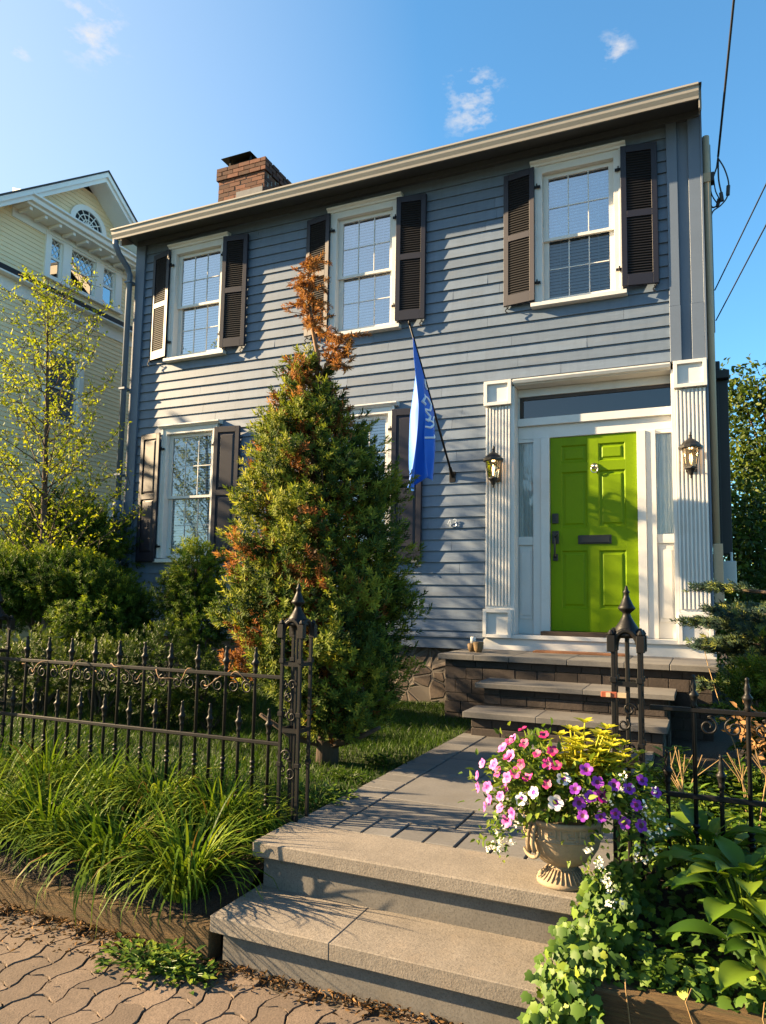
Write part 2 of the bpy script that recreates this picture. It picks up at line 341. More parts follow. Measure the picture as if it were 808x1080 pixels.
def petalmat(name, c):
    m, nt, b, o = nodes_of(name); col = ramp(nt, tint_at(nt), [(0, sc(c, .78)), (1, sc(c, 1.15))]); nt.links.new(col, b.inputs['Base Color']); b.inputs['Roughness'].default_value = .55
    tr = N(nt, 'ShaderNodeBsdfTranslucent'); nt.links.new(col, tr.inputs[0]); mx = N(nt, 'ShaderNodeMixShader'); mx.inputs[0].default_value = .3
    nt.links.new(b.outputs[0], mx.inputs[1]); nt.links.new(tr.outputs[0], mx.inputs[2]); nt.links.new(mx.outputs[0], o.inputs[0]); return m
M['pmag'] = petalmat('magenta_petals', (.44, .004, .22)); M['ppink'] = petalmat('pink_petals', (.50, .115, .42)); M['ppurp'] = petalmat('purple_petals', (.22, .018, .36))
M['pred'] = petalmat('crimson_petals', (.36, .006, .12)); M['pwhite'] = petalmat('white_petals', (.80, .74, .76)); M['palys'] = petalmat('alyssum_petals', (.82, .80, .70))
M['pthroat'] = petalmat('dark_flower_throat', (.10, .01, .05)); M['pyellow'] = petalmat('yellow_flower_throat', (.55, .38, .05))
M['litter'] = leafmat('dry_brown_litter', [(0, (.04, .022, .011)), (.5, (.11, .06, .026)), (1, (.23, .13, .055))], .9, .1, 1.0, .1)
# ================================================================ SETTING
def sheet(name, x0, x1, y0, y1, z, mat):
    b = MB(); b.poly([(x0, y0, z), (x1, y0, z), (x1, y1, z), (x0, y1, z)]); return structure(b.build(name, mat))
sheet('ground', -300, 300, -300, 300, -1.40, M['farground'])
sheet('road', -300, 300, -16, -7.75, -1.33, M['asphalt'])
b = MB(); b.box(-40, 40, -7.75, -7.6, -1.40, -1.19); structure(b.build('kerb', M['kerb'], bevel=.01))
sheet('sidewalk_base', -40, 40, -7.6, -4.9, -1.205, M['joint'])
# interlocking pavers of the sidewalk
def zig(t): t = t % 1.0; return (t*4-1) if t < .5 else (3-t*4)
def pavers():
    b = MB(); w, h, g, a = .116, .20, .006, .015
    for i in range(-34, 24):
        for j in range(-1, 11):
            y0 = -7.2+j*h+(h/2 if i % 2 else 0); y1 = y0+h
            if y1 > -4.93 or y0 < -7.6: continue
            def xl(k, y): return k*w+a*max(-.8, min(.8, zig((y+7.2)/h*1.0)*1.6))
            def yj(k, x): return k+a*.75*max(-.8, min(.8, zig((x-i*w)/w)*1.5))
            jit = random.uniform(-.002, .002); tx, ty = random.gauss(0, .010), random.gauss(0, .010); n = 8; pts = []
            for q in range(n+1): x = xl(i, y0)+g/2+(xl(i+1, y0)-xl(i, y0)-g)*q/n; pts.append((x, yj(y0, x)+g/2))
            for q in range(1, n): y = y0+h*q/n; pts.append((xl(i+1, y)-g/2, y))
            for q in range(n, -1, -1): x = xl(i, y1)+g/2+(xl(i+1, y1)-xl(i, y1)-g)*q/n; pts.append((x, yj(y1, x)-g/2))
            for q in range(n-1, 0, -1): y = y0+h*q/n; pts.append((xl(i, y)+g/2, y))
            cx = sum(p[0] for p in pts)/len(pts); cy = sum(p[1] for p in pts)/len(pts); t = random.random(); zt = -1.19+jit
            top = [(cx+(x-cx)*.965, cy+(y-cy)*.98, zt+(x-cx)*tx+(y-cy)*ty) for x, y in pts]; mid = [(x, y, zt-.004+(x-cx)*tx+(y-cy)*ty) for x, y in pts]; bot = [(x, y, -1.215) for x, y in pts]
            k = len(pts); fs = [tuple(range(k))]+[(q, k+q, k+(q+1) % k, (q+1) % k) for q in range(k)]+[(k+q, 2*k+q, 2*k+(q+1) % k, k+(q+1) % k) for q in range(k)]
            b.add(top+mid+bot, fs, 0, t)
    return structure(b.build('sidewalk', M['paver']))
pavers()
def gz(x, y):
    """height of the planted ground"""
    if -.845 < x < .66 and y < -1.2: return -1.3 if y < -4.4 else -.87
    if y > -4.35: return -.83+.012*math.sin(3.1*x+1.7*y)+.01*math.sin(5.3*y-2.1*x)
    t = (y+4.98)/.63; base = -1.10 if x < 0 else -.985
    return base+(-.83-base)*min(1, max(0, t))+.012*math.sin(9*x+5*y)
def soil(name, xs, ys, mat):
    vs = [(x, y, gz(x, y)) for y in ys for x in xs]; n = len(xs)
    fs = [(j*n+i, j*n+i+1, (j+1)*n+i+1, (j+1)*n+i) for j in range(len(ys)-1) for i in range(n-1)]
    b = MB(); b.add(vs, fs); o = b.build(name, mat, smooth=True); return structure(o)
xl = list(np.linspace(-16, -6, 6))+list(np.linspace(-5.7, -.846, 50)); xr = list(np.linspace(.661, 2.6, 26))+[3, 4, 6, 9, 14]
soil('planting_bed', xl, list(np.linspace(-4.95, -4.3, 12)), M['soil'])
soil('planting_bed', xr, list(np.linspace(-5.04, -4.3, 12)), M['soil'])
soil('lawn', xl, [-4.3+.1*i for i in range(44)]+[.6, 2, 5, 12, 30], M['lawnsoil'])
soil('planting_bed', xr, [-4.3+.1*i for i in range(44)]+[.6, 2, 5, 12, 30], M['soil'])
soil('planting_bed', [-.846, -.5, 0, .4, .661], [-4.4, -4, -3, -2, -1.3, 0], M['soil'])
# bluestone walk: base plus slabs with open joints
def walkway():
    b = MB(); b.box(-.815, .66, -4.46, -1.75, -.86, -.812, 1)
    g = .0058
    def slab(x0, x1, y0, y1):
        z = -.80+random.uniform(-.0015, .0015); b.box(x0+g, x1-g, y0+g, y1-g, -.84, z, 0)
    y = -4.19; 
    while y < -1.8:                                                   # left and right borders
        h = random.choice((.165, .175, .185)); slab(-.82, -.605, y, y+h); slab(.45, .66, y, y+h); y += h
    xs = [-.82, -.613, -.457, -.304, -.155, -.007, .15, .303, .45, .66]
    for i in range(len(xs)-1): slab(xs[i], xs[i+1], -4.435, -4.19)
    rows = [(-4.19, -3.84, [-.605, -.085, .45]), (-3.84, -3.17, [-.605, .10, .45]), (-3.17, -2.72, [-.605, -.26, .45]), (-2.72, -2.25, [-.605, .05, .45]), (-2.25, -1.75, [-.605, -.35, .45])]
    for y0, y1, xx in rows:
        for i in range(len(xx)-1): slab(xx[i], xx[i+1], y0, y1)
    return structure(b.build('walkway', [M['bluestone'], M['joint']], bevel=.0035))
walkway()

# ================================================================ FRONT STEPS TO THE SIDEWALK
t = thing('garden_steps', 'two broad weathered concrete steps rising from the brick sidewalk to the stone walk', 'steps', (-.08, -4.75, -1.19))
def treads(name, x0, x1, y0, y1, z0, z1, cuts, mat, par, bev):
    b = MB(); xs = [x0]+cuts+[x1]
    for i in range(len(xs)-1): b.box(xs[i]+(.0004 if i else 0), xs[i+1]-(.0004 if i < len(cuts) else 0), y0, y1, z0, z1)
    return b.build(name, mat, par, bevel=bev)
treads('tread', -.83, .66, -4.765, -4.44, -.863, -.798, [], M['concrete'], t, .006)
treads('tread', -.815, .66, -5.07, -4.70, -1.058, -.994, [-.28], M['concrete'], t, .0035)
b = MB(); b.box(-.79, .64, -4.725, -4.45, -1.05, -.864); b.build('riser', M['riser'], t)
b = MB(); b.box(-.775, .64, -5.03, -4.71, -1.2, -1.059); b.build('riser', M['riser'], t)

# ================================================================ TIMBER EDGING
def timber(name, label, x0, x1, y0, y1, z0, z1):
    b = MB(); n = max(1, int((x1-x0)/.25)); vs = []
    for i in range(n+1):
        x = x0+(x1-x0)*i/n; e = .004*math.sin(i*2.3); 
        vs += [(x, y0+e, z0), (x, y0-e*.6, z1+e*.6), (x, y1, z1-e*.4), (x, y1, z0)]
    fs = [(4*i+j, 4*i+(j+1) % 4, 4*i+4+(j+1) % 4, 4*i+4+j) for i in range(n) for j in range(4)]+[(0, 1, 2, 3), (4*n+3, 4*n+2, 4*n+1, 4*n)]
    b.add(vs, fs); return tag(b.build(name, M['timber'], bevel=.006, origin=((x0+x1)/2, y0, z0)), label, 'timber edging')
timber('landscape_timber', 'long weathered timber holding the grass bed along the brick sidewalk', -5.2, -.972, -5.015, -4.93, -1.20, -1.082)
timber('landscape_timber', 'short mossy upright timber stub between the long timber and the concrete steps', -.962, -.838, -5.035, -4.95, -1.20, -1.062)
timber('landscape_timber', 'dark weathered timber at lower right below the trailing ivy', .615, 3.4, -5.06, -4.93, -1.20, -.948)

# ================================================================ THE GREY HOUSE
H = thing('house', 'two storey blue grey clapboard house with dark shutters and lime green front door', 'house', (-2.5, 0, -.83))
XL, XR, ZT = -6.17, 1.08, 5.23
EXP = .12399; Z0 = 2.9329
UC = [-5.095, -2.63, -.122]; LC = [-5.115, -2.645]
openings = [(c-.44, c+.44, 3.45, 5.04) for c in UC]+[(c-.44, c+.44, .72, 2.53) for c in LC]+[(-1.12, 1.09, -.3, 2.64)]
def siding():
    b = MB(); k0 = -int((Z0+.12)/EXP)-1; z = Z0+k0*EXP
    while z < ZT:
        zt = min(z+EXP, ZT); zm = (z+zt)/2; segs = [(-6.03, .765)]
        for (a0, a1, o0, o1) in openings:
            if o0 < zm < o1:
                ns = []
                for s0, s1 in segs:
                    if a1 <= s0 or a0 >= s1: ns.append((s0, s1)); continue
                    if a0 > s0: ns.append((s0, a0))
                    if a1 < s1: ns.append((a1, s1))
                segs = ns
        cuts = [random.uniform(-6, -3.6), random.uniform(-3.4, -1.2), random.uniform(-1.2, .6)]
        for s0, s1 in segs:
            pts = [s0]+[c for c in sorted(cuts) if s0+.25 < c < s1-.25]+[s1]
            for i in range(len(pts)-1):
                x0 = pts[i]+(.0012 if i else 0); x1 = pts[i+1]-.0012; n = max(1, int((x1-x0)/.6)); t = random.random(); e0 = random.uniform(-.002, .002)
                lip = -.0235+random.uniform(-.002, .002); vs = []
                for q in range(n+1):
                    x = x0+(x1-x0)*q/n; e = .0013*math.sin(x*3.3+z*17)+e0*(q/n-.5); zl_ = max(z, -.096)+e; vs += [(x, 0, zl_), (x, lip+.3*e, zl_), (x, -.0045, zt+.006), (x, 0, zt+.006)]
                fs = [(4*q+j, 4*q+(j+1) % 4, 4*q+4+(j+1) % 4, 4*q+4+j) for q in range(n) for j in range(4)]+[(0, 1, 2, 3), (4*n, 4*n+3, 4*n+2, 4*n+1)]
                b.add(vs, fs, 0, t)
        z += EXP
    return b
sb = siding()
# plain shells: side and back walls (lapped boards are modelled only as courses), interior darkness behind the front
for side in (XL+.004, XR-.004):
    z = -.1
    while z < 5.2:
        s = -1 if side < 0 else 1
        sb.extrude([(side, .0, z), (side+s*.018, .0, z), (side+s*.002, .0, z+EXP), (side, .0, z+EXP)], (0, 6.2, 0), 0); z += EXP
sb.build('wall', M['siding'], H)
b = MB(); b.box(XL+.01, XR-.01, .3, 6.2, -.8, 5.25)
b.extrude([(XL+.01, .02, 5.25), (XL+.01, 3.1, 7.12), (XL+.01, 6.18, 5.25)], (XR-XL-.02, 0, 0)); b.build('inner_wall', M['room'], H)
# foundation of rubble stone
m, nt, bs, o = nodes_of('rubble_stone'); v = objvec(nt)
vo = N(nt, 'ShaderNodeTexVoronoi', feature='DISTANCE_TO_EDGE'); vo.inputs['Scale'].default_value = 6.5; nt.links.new(v, vo.inputs['Vector'])
vc = N(nt, 'ShaderNodeTexVoronoi'); vc.inputs['Scale'].default_value = 6.5; nt.links.new(v, vc.inputs['Vector'])
cc = ramp(nt, vc.outputs['Color'], [(.1, (.035, .026, .020)), (.5, (.070, .048, .034)), (.9, (.115, .085, .062))])
cc = mixc(nt, .5, cc, ramp(nt, noise(nt, v, 30, 5), [(.3, (.04, .03, .024)), (.7, (.13, .10, .08))]))
mk = ramp(nt, vo.outputs['Distance'], [(.03, (0, 0, 0)), (.09, (1, 1, 1))]); nt.links.new(mixc(nt, mk, (.10, .085, .07), cc), bs.inputs['Base Color']); bs.inputs['Roughness'].default_value = .95
bump(nt, bs, mk, .9, .03); M['rubble'] = m
b = MB(); b.box(XL+.03, XR-.03, .035, 6.15, -1.0, -.235); b.build('foundation', M['rubble'], H)
b = MB(); b.box(XL, -1.13, -.035, .02, -.235, -.115); b.box(XL, -1.13, -.055, .02, -.115, -.098); b.build('water_table', M['trimblue'], H, bevel=.002)
# corner trim
b = MB(); b.box(XL, -6.03, -.05, .02, -.098, ZT); b.box(XL-.02, XL, -.05, .12, -.098, ZT); b.build('corner_board', M['trimblue'], H, bevel=.002)
b = MB(); b.box(.765, .865, -.05, .02, 3.235, ZT); b.box(.968, XR, -.05, .02, 3.235, ZT); b.box(.865, .968, -.018, .02, 2.665, ZT)
b.box(.765, .868, -.056, .02, 2.665, 3.232); b.box(.965, XR, -.056, .02, 2.665, 3.232); b.box(XR, XR+.02, -.056, .12, -.2, ZT); b.build('corner_board', M['trimblue'], H, bevel=.002)
# eave: soffit, fascia, gutter, roof
b = MB(); b.box(XL-.1, XR+.005, -.40, .05, ZT, ZT+.03); b.box(XL-.1, XR+.005, -.405, -.385, 5.12, ZT-.001); b.box(XL-.1, XR+.005, -.384, -.30, 5.17, ZT-.001); b.box(XL+.01, XR-.002, -.07, .0, 5.165, ZT-.002)
b.build('soffit', M['soffit'], H, bevel=.002)
b = MB(); prof = [(-.455, 5.252), (-.468, 5.246), (-.468, 5.228), (-.452, 5.215), (-.445, 5.175), (-.425, 5.135), (-.42, 5.112), (-.408, 5.112), (-.408, 5.245)]
b.extrude([(-6.275, y, z) for y, z in prof], (7.352, 0, 0)); b.box(XR-.005, XR+.004, -.41, -.30, 5.02, 5.245); b.build('gutter', M['gutter'], H)
b = MB(); b.extrude([(XL-.12, -.44, 5.258), (XL-.12, 3.1, 7.28), (XL-.12, 6.6, 5.258), (XL-.12, 6.6, 5.22), (XL-.12, 3.1, 7.23), (XL-.12, -.41, 5.25)], (XR-XL+.145, 0, 0)); roof = b.build('roof', M['roof'], H)
for x in (XR-.004, XL-.10):
    b = MB(); b.extrude([(x, -.30, 5.27), (x, 3.1, 7.22), (x, 6.58, 5.21), (x, 6.5, 5.06), (x, 3.1, 7.04), (x, -.28, 5.09)], (.026, 0, 0)); b.build('rake_board', M['gutter'], H)
# chimney, bricks laid one by one on the faces that show
def chimney():
    x0, x1, y0, y1, zb, zt = -6.02, -5.145, 1.5, 2.42, 6.2, 7.19
    b = MB(); b.box(x0+.008, x1-.008, y0+.008, y1-.008, zb, zt-.004, 1); ch = .0705; z = zb; k = 0
    while z < zt-.02:
        top = z > zt-3.2*ch; e = .028 if top else 0; off = 0 if k % 2 else .105
        for axis in (0, 1):
            a0, a1 = ((x0-e, x1+e) if axis == 0 else (y0-e, y1+e)); a = a0-off
            while a < a1:
                s0, s1 = max(a, a0), min(a+.203, a1)
                if s1-s0 > .02:
                    j = random.uniform(-.004, .004)
                    if axis == 0:
                        b.box(s0, s1, y0-e+j, y0+.02, z, z+ch-.009); b.box(s0, s1, y1-.02, y1+e+j, z, z+ch-.009)
                    else:
                        b.box(x1-.02, x1+e+j-.002, s0+.022, s1-.001, z+.0005, z+ch-.0095); b.box(x0-e-j+.002, x0+.02, s0+.022, s1-.001, z+.0005, z+ch-.0095)
                a += .212
        z += ch; k += 1
    c = b.build('chimney', [M['brick'], M['mortar']], H, bevel=.003)
    b = MB(); b.box(x0+.36, x1-.02, y0-.016, y0-.004, 6.4, 6.71); b.build('flashing', M['lead'], c)
    b = MB(); X0, X1, Y0, Y1 = -6.0, -5.43, 1.50, 2.3
    b.add([(X0, Y0, 7.36), (X1, Y0, 7.36), (X1, Y1, 7.36), (X0, Y1, 7.36), (X0+.03, Y0+.03, 7.385), (X1-.03, Y0+.03, 7.385), (X1-.03, Y1-.03, 7.385), (X0+.03, Y1-.03, 7.385), (X0+.12, Y0+.2, 7.43), (X1-.12, Y0+.2, 7.43), (X1-.12, Y1-.2, 7.43), (X0+.12, Y1-.2, 7.43)],
          [(0, 1, 2, 3), (0, 1, 5, 4), (1, 2, 6, 5), (2, 3, 7, 6), (3, 0, 4, 7), (4, 5, 9, 8), (5, 6, 10, 9), (6, 7, 11, 10), (7, 4, 8, 11), (8, 9, 10, 11)])
    for x, y in ((X0+.12, Y0+.1), (X1-.06, Y0+.1), (X0+.12, Y1-.1), (X1-.06, Y1-.1)): b.box(x-.012, x+.012, y-.012, y+.012, 7.19, 7.362)
    b.box(X0+.1, X1-.1, Y0+.14, Y1-.12, 7.19, 7.335); b.build('chimney_cap', M['black'], c)
    b = MB()
    for i in range(26): x = -5.62+random.gauss(0, .09); y = 1.52+random.uniform(0, .3); b.lathe([(.0, 7.18), (.03, 7.19), (.022, 7.205), (0, 7.212)], x, y, 6)
    stuff(b.build('moss', M['moss'], c))
chimney()
# downspout at the left corner
b = MB(); b.tube([(-6.235, -.40, 5.11), (-6.235, -.40, 5.05), (-6.235, -.33, 4.95), (-6.235, -.16, 4.83), (-6.235, -.11, 4.74), (-6.235, -.11, 1.55)], .04, 10); b.tube([(-6.235, -.11, 1.56), (-6.235, -.11, -.8)], .062, 10)
ds = b.build('downspout', M['trimblue'], H, smooth=True)
for z in (4.62, 3.1, 1.9): b = MB(); b.box(-6.285, -6.185, -.155, -.02, z, z+.025); b.build('strap', M['trimblue'], ds)

# ---- windows
def window(cx, capt, capb, gt, meet, gb, silt, silb, low=False, dark_bottom=False):
    b = MB(); F = -.062
    b.box(cx-.445, cx-.372, F, .09, silt, capb); b.box(cx+.372, cx+.445, F, .09, silt, capb); b.box(cx-.372, cx+.372, F, .09, gt+.045, capb)
    for s in (-1, 1):                                                  # backband
        xa, xb = sorted((cx+s*.425, cx+s*.452)); b.box(xa, xb, F-.012, F-.001, silt+.002, capb-.001)
    b.extrude([(cx-.495, .02, capt), (cx-.495, -.115, capt-.018), (cx-.495, -.115, capt-.034), (cx-.495, -.085, capt-.05), (cx-.495, -.078, capb), (cx-.495, .02, capb)], (.99, 0, 0))
    b.extrude([(cx-.49, .1, silt), (cx-.49, -.10, silt-.012), (cx-.49, -.10, silb), (cx-.49, .1, silb)], (.98, 0, 0))
    w = b.build('window', M['white'], H, bevel=.002)
    gw = .315; cols = 3
    for (za, zb, yf, nm) in ((meet-.01, gt, .0, 'sash'), (gb, meet-.028, .034, 'sash')):
        b = MB(); y0, y1 = yf, yf+.03
        b.box(cx-.371, cx-gw, y0, y1, za-.03, zb+.044); b.box(cx+gw, cx+.371, y0, y1, za-.03, zb+.044)
        b.box(cx-gw, cx+gw, y0, y1, zb, zb+.043); b.box(cx-gw, cx+gw, y0, y1, za-(.032 if yf == 0 else .06), za)
        for k in (1, 2): x = cx-gw+2*gw*k/3; b.box(x-.0052, x+.0052, y0+.0085, y0+.0145, za-.002, zb+.002)
        zm = (za+zb)/2
        for k in range(3):
            xa = cx-gw+2*gw*k/3+.0067; b.box(xa, xa+2*gw/3-.0134, y0+.009, y0+.014, zm-.0052, zm+.0052)
        b.build('sash', M['white'], w)
        b = MB(); g = M['glasslow'] if low else (M['glassd'] if (dark_bottom and yf > 0) else M['glass'])
        b.poly([(cx-gw-.002, y0+.016, za-.002), (cx+gw+.002, y0+.016, za-.002), (cx+gw+.002, y0+.016, zb+.002), (cx-gw-.002, y0+.016, zb+.002)]); b.build('pane', g, w)
    b = MB(); z = gb-.05; p = .036; ang = rad(76)
    while z < gt+.02:
        dz = .024*math.sin(ang)*.9; dy = .024*math.cos(ang)
        b.add([(cx-.34, .088-dy, z), (cx+.34, .088-dy, z), (cx+.34, .088+dy, z+dz*1.5), (cx-.34, .088+dy, z+dz*1.5)], [(0, 1, 2, 3)]); z += p
    for x in (-.2, .2): b.box(cx+x-.003, cx+x+.003, .072, .074, gb-.05, gt+.02)
    b.build('blind', M['blind'], w)
    b = MB(); b.box(cx-.44, cx+.44, .28, .29, gb-.2, gt+.1); b.build('room_backing', M['room'], w)
    return w
for i, c in enumerate(UC): window(c, 5.077, 5.005, 4.88, 4.213, 3.543, 3.478, 3.424, dark_bottom=(i == 2))
for c in LC: window(c, 2.56, 2.50, 2.378, 1.604, .838, .775, .715, low=True)
# ---- shutters
def shutter(hx, s, z0, z1, kind, tilt):
    """hx: hinge x at the casing, s=+1 opens to the right; stands off the wall on its pintles"""
    w = .352; h = z1-z0; e = thing('shutter', '', '', (hx, -.085, z0)); del e['label']; del e['category']; e.name = 'shutter_leaf'
    return e
def shutter(hx, s, z0, z1, louvered, tilt):
    w = .352; a = tilt*s; c, si = math.cos(a), math.sin(a)
    def P(u, d, z): return (hx+s*(u*c)-(d*si)*1.0, (-.098 if s > 0 else -.088)+abs(u*math.sin(tilt))-d*c, z)   # u outwards along the leaf, d out from its back
    b = MB(); T = .032
    def bx(mb, u0, u1, za, zb, d0=0, d1=T, mi=0):
        mb.add([P(u0, d0, za), P(u1, d0, za), P(u1, d1, za), P(u0, d1, za), P(u0, d0, zb), P(u1, d0, zb), P(u1, d1, zb), P(u0, d1, zb)], [(0, 3, 2, 1), (4, 5, 6, 7), (0, 1, 5, 4), (1, 2, 6, 5), (2, 3, 7, 6), (3, 0, 4, 7)], mi)
    st = .055; zt, zm, zb_ = z1-.075, z0+(z1-z0)*.505, z0+.115
    bx(b, 0, st, z0, z1); bx(b, w-st, w, z0, z1)
    bx(b, st, w-st, zt, z1); bx(b, st, w-st, zm-.035, zm+.035); bx(b, st, w-st, z0, zb_)
    f = b.build('shutter', M['shutter'], H, bevel=.002)
    p = MB()
    for (za, zc) in ((zm+.035, zt), (zb_, zm-.035)):
        if louvered:
            n = int((zc-za)/.027)
            for i in range(n):
                z = za+(i+.5)*(zc-za)/n
                p.add([P(st, .024, z-.017), P(w-st, .024, z-.017), P(w-st, .004, z+.017), P(st, .004, z+.017), P(st, .028, z-.013), P(w-st, .028, z-.013), P(w-st, .008, z+.02), P(st, .008, z+.02)],
                      [(0, 3, 2, 1), (4, 5, 6, 7), (0, 1, 5, 4), (1, 2, 6, 5), (2, 3, 7, 6), (3, 0, 4, 7)])
        else:
            bx(p, st, w-st, za, zc, .006, .014); m_ = .024
            q0 = [P(st+m_*.4, .0145, za+m_*.4), P(w-st-m_*.4, .0145, za+m_*.4), P(w-st-m_*.4, .0145, zc-m_*.4), P(st+m_*.4, .0145, zc-m_*.4)]; q1 = [P(st+m_*1.6, .027, za+m_*1.6), P(w-st-m_*1.6, .027, za+m_*1.6), P(w-st-m_*1.6, .027, zc-m_*1.6), P(st+m_*1.6, .027, zc-m_*1.6)]
            p.add(q0+q1, [(4, 5, 6, 7), (0, 1, 5, 4), (1, 2, 6, 5), (2, 3, 7, 6), (3, 0, 4, 7)])
    p.build('louver_panel' if louvered else 'raised_panel', M['louver'] if louvered else M['shutter'], f)
    k = MB()
    for z in (z0+.2, z1-.22): k.box(hx-s*.035-.03, hx-s*.035+.03, -.092, -.074, z-.012, z+.012); k.tube([(hx-s*.03, -.095, z-.02), (hx-s*.03, -.095, z+.03)], .007, 6)
    k.build('hinge', M['black'], f)
    k = MB(); ux = hx+s*w*.86; pts = [(ux, -.02, z0-.02), (ux, -.075, z0-.02)]; k.tube(pts, .006, 6)
    k.tube([(ux-.012*math.cos(t_)*(1 if t_ > 0 else 1), -.078, z0-.05+.045*math.cos(t_*.9)) if False else (ux+.016*math.sin(t_*2.0), -.078, z0-.03-.075*t_/3+.03) for t_ in [i*.3 for i in range(13)]], .006, 6)
    k.build('shutter_dog', M['black'], f)
for c in UC:
    shutter(c+.452, 1, 3.488, 4.988, True, rad(8)); shutter(c-.452, -1, 3.488, 4.988, True, rad(9 if c > -5 else 13))
for c in LC:
    shutter(c+.452, 1, .725, 2.445, False, rad(8)); shutter(c-.452, -1, .725, 2.445, False, rad(7))

# ---- entrance
RY = .15
b = MB()
b.box(-.84, -.80, -.05, RY+.02, -.06, 2.59); b.box(.762, .80, -.05, RY+.02, -.06, 2.59)            # reveals
b.box(-.80, .762, -.055, RY+.02, 2.592, 2.635)                                                          # soffit of the opening
b.extrude([(-.808, -.055, 2.60), (-.808, -.085, 2.605), (-.808, -.10, 2.635), (-.808, -.10, 2.65), (-.808, .0, 2.66), (-.808, .0, 2.60)], (1.57, 0, 0))
b.box(-.80, .762, RY-.06, RY+.015, 2.175, 2.258); b.box(-.80, .762, RY-.02, RY+.015, 2.037, 2.174)     # transom bar
b.box(-.80, .762, RY-.03, RY+.015, 2.505, 2.59); b.box(-.80, -.785, RY-.02, RY+.015, 2.26, 2.504)
b.box(-.636, -.555, RY-.035, RY+.015, -.06, 2.036); b.box(-.553, -.462, RY-.05, RY+.015, -.06, 2.036)
b.box(.424, .505, RY-.05, RY+.015, -.06, 2.036); b.box(.507, .60, RY-.035, RY+.015, -.06, 2.036)
b.box(-.80, -.637, RY-.02, RY+.015, .885, .975); b.box(.601, .762, RY-.02, RY+.015, .885, .975)
b.box(-.80, -.637, RY-.02, RY+.015, 2.0, 2.0355); b.box(.601, .762, RY-.02, RY+.015, 2.0, 2.0355)
for x0, x1 in ((-.80, -.637), (.601, .762)):
    b.box(x0, x1, RY, RY+.014, -.06, .8845); b.box(x0+.012, x1-.012, RY-.012, RY-.0005, .10, .86); b.box(x0+.03, x1-.03, RY-.02, RY-.0125, .14, .82)
b.box(-1.13, 1.11, -.05, .12, -.235, -.104); b.box(-.86, .80, -.075, .14, -.103, -.062)                 # plinth board and sill
ent = b.build('door_surround', M['white'], H, bevel=.002)
b = MB(); b.poly([(-.785, RY, 2.26), (.762, RY, 2.26), (.762, RY, 2.505), (-.785, RY, 2.505)]); b.build('transom_pane', M['glassd'], ent)
b = MB(); b.box(-.784, .761, RY-.012, RY-.002, 2.468, 2.504); b.box(-.784, -.745, RY-.012, RY-.002, 2.259, 2.4675); b.build('transom_frame', M['darkwood'], ent)
for x0, x1 in ((-.80, -.637), (.601, .762)):
    b = MB(); b.poly([(x0, RY+.005, .976), (x1, RY+.005, .976), (x1, RY+.005, 2.0), (x0, RY+.005, 2.0)]); b.build('sidelight_pane', M['glassc'], ent)
    b = MB(); n = 14; vs = []
    for i in range(n+1):
        x = x0+(x1-x0)*i/n; vs += [(x, RY+.03+.010*math.sin(i*1.9), .9), (x+.01*math.sin(i), RY+.03+.010*math.sin(i*1.9+.4), 2.05)]
    b.add(vs, [(2*i, 2*i+2, 2*i+3, 2*i+1) for i in range(n)]); b.build('curtain', M['curtain'], ent)
b = MB(); b.box(-1.1, 1.0, .29, .299, -.2, 2.7); b.build('room_backing', M['room'], ent)
b = MB(); b.box(-.53, .46, -.045, .145, -.0615, -.018); b.build('threshold', M['darkwood'], ent, bevel=.003)
def pilaster(x0, x1):
    b = MB(); w = x1-x0
    b.box(x0, x1, -.048, .0, .20, 2.384)
    n = 8; rw = w/(n*2-1+1.0)
    for i in range(n):
        xa = x0+.006+i*(w-.012-rw)/(n-1); b.box(xa, xa+rw, -.066, -.0485, .235, 2.372)
    for (z0, z1, e) in ((2.386, 2.658, .012), (-.10, .198, .014)):
        b.box(x0-e, x1+e, -.07, .0, z0, z1); f = .036
        b.box(x0-e, x0-e+f, -.098, -.0705, z0+.001, z1-.001); b.box(x1+e-f, x1+e, -.098, -.0705, z0+.001, z1-.001)
        b.box(x0-e+f, x1+e-f, -.098, -.0705, z1-f, z1-.001); b.box(x0-e+f, x1+e-f, -.098, -.0705, z0+.001, z0+f)
    b.build('pilaster', M['white'], ent, bevel=.002)
pilaster(-1.113, -.838); pilaster(.80, 1.078)
# ---- door
b = MB(); dx0, dx1 = -.457, .419; dw = dx1-dx0; DY = RY-.005
us = [0, .13, .43, .565, .87, 1]; vsn = [-.015, .22, .82, 1.065, 1.655, 1.755, 1.94, 2.033]
X = [dx0+dw*u for u in us]
b.box(X[0], X[1], DY, DY+.04, vsn[0], vsn[-1]); b.box(X[2], X[3], DY, DY+.04, vsn[0], vsn[-1]); b.box(X[4], X[5], DY, DY+.04, vsn[0], vsn[-1])
for (xa, xb) in ((X[1], X[2]), (X[3], X[4])):
    for (za, zb) in ((vsn[0], vsn[1]), (vsn[2], vsn[3]), (vsn[4], vsn[5]), (vsn[6], vsn[7])): b.box(xa, xb, DY+.0005, DY+.04, za, zb)
    for (za, zb) in ((vsn[1], vsn[2]), (vsn[3], vsn[4]), (vsn[5], vsn[6])):
        m1, m2, m3 = .012, .03, .045
        def ring(mm, y): return [(xa+mm, y, za+mm), (xb-mm, y, za+mm), (xb-mm, y, zb-mm), (xa+mm, y, zb-mm)]
        vs = ring(0, DY+.0005)+ring(m1, DY+.013)+ring(m2, DY+.013)+ring(m3, DY+.004)
        fs = [(12, 13, 14, 15)]
        for r in range(3): fs += [(4*r+q, 4*r+(q+1) % 4, 4*r+4+(q+1) % 4, 4*r+4+q) for q in range(4)]
        b.add(vs, fs)
dr = b.build('front_door', M['door'], H, bevel=.0015)
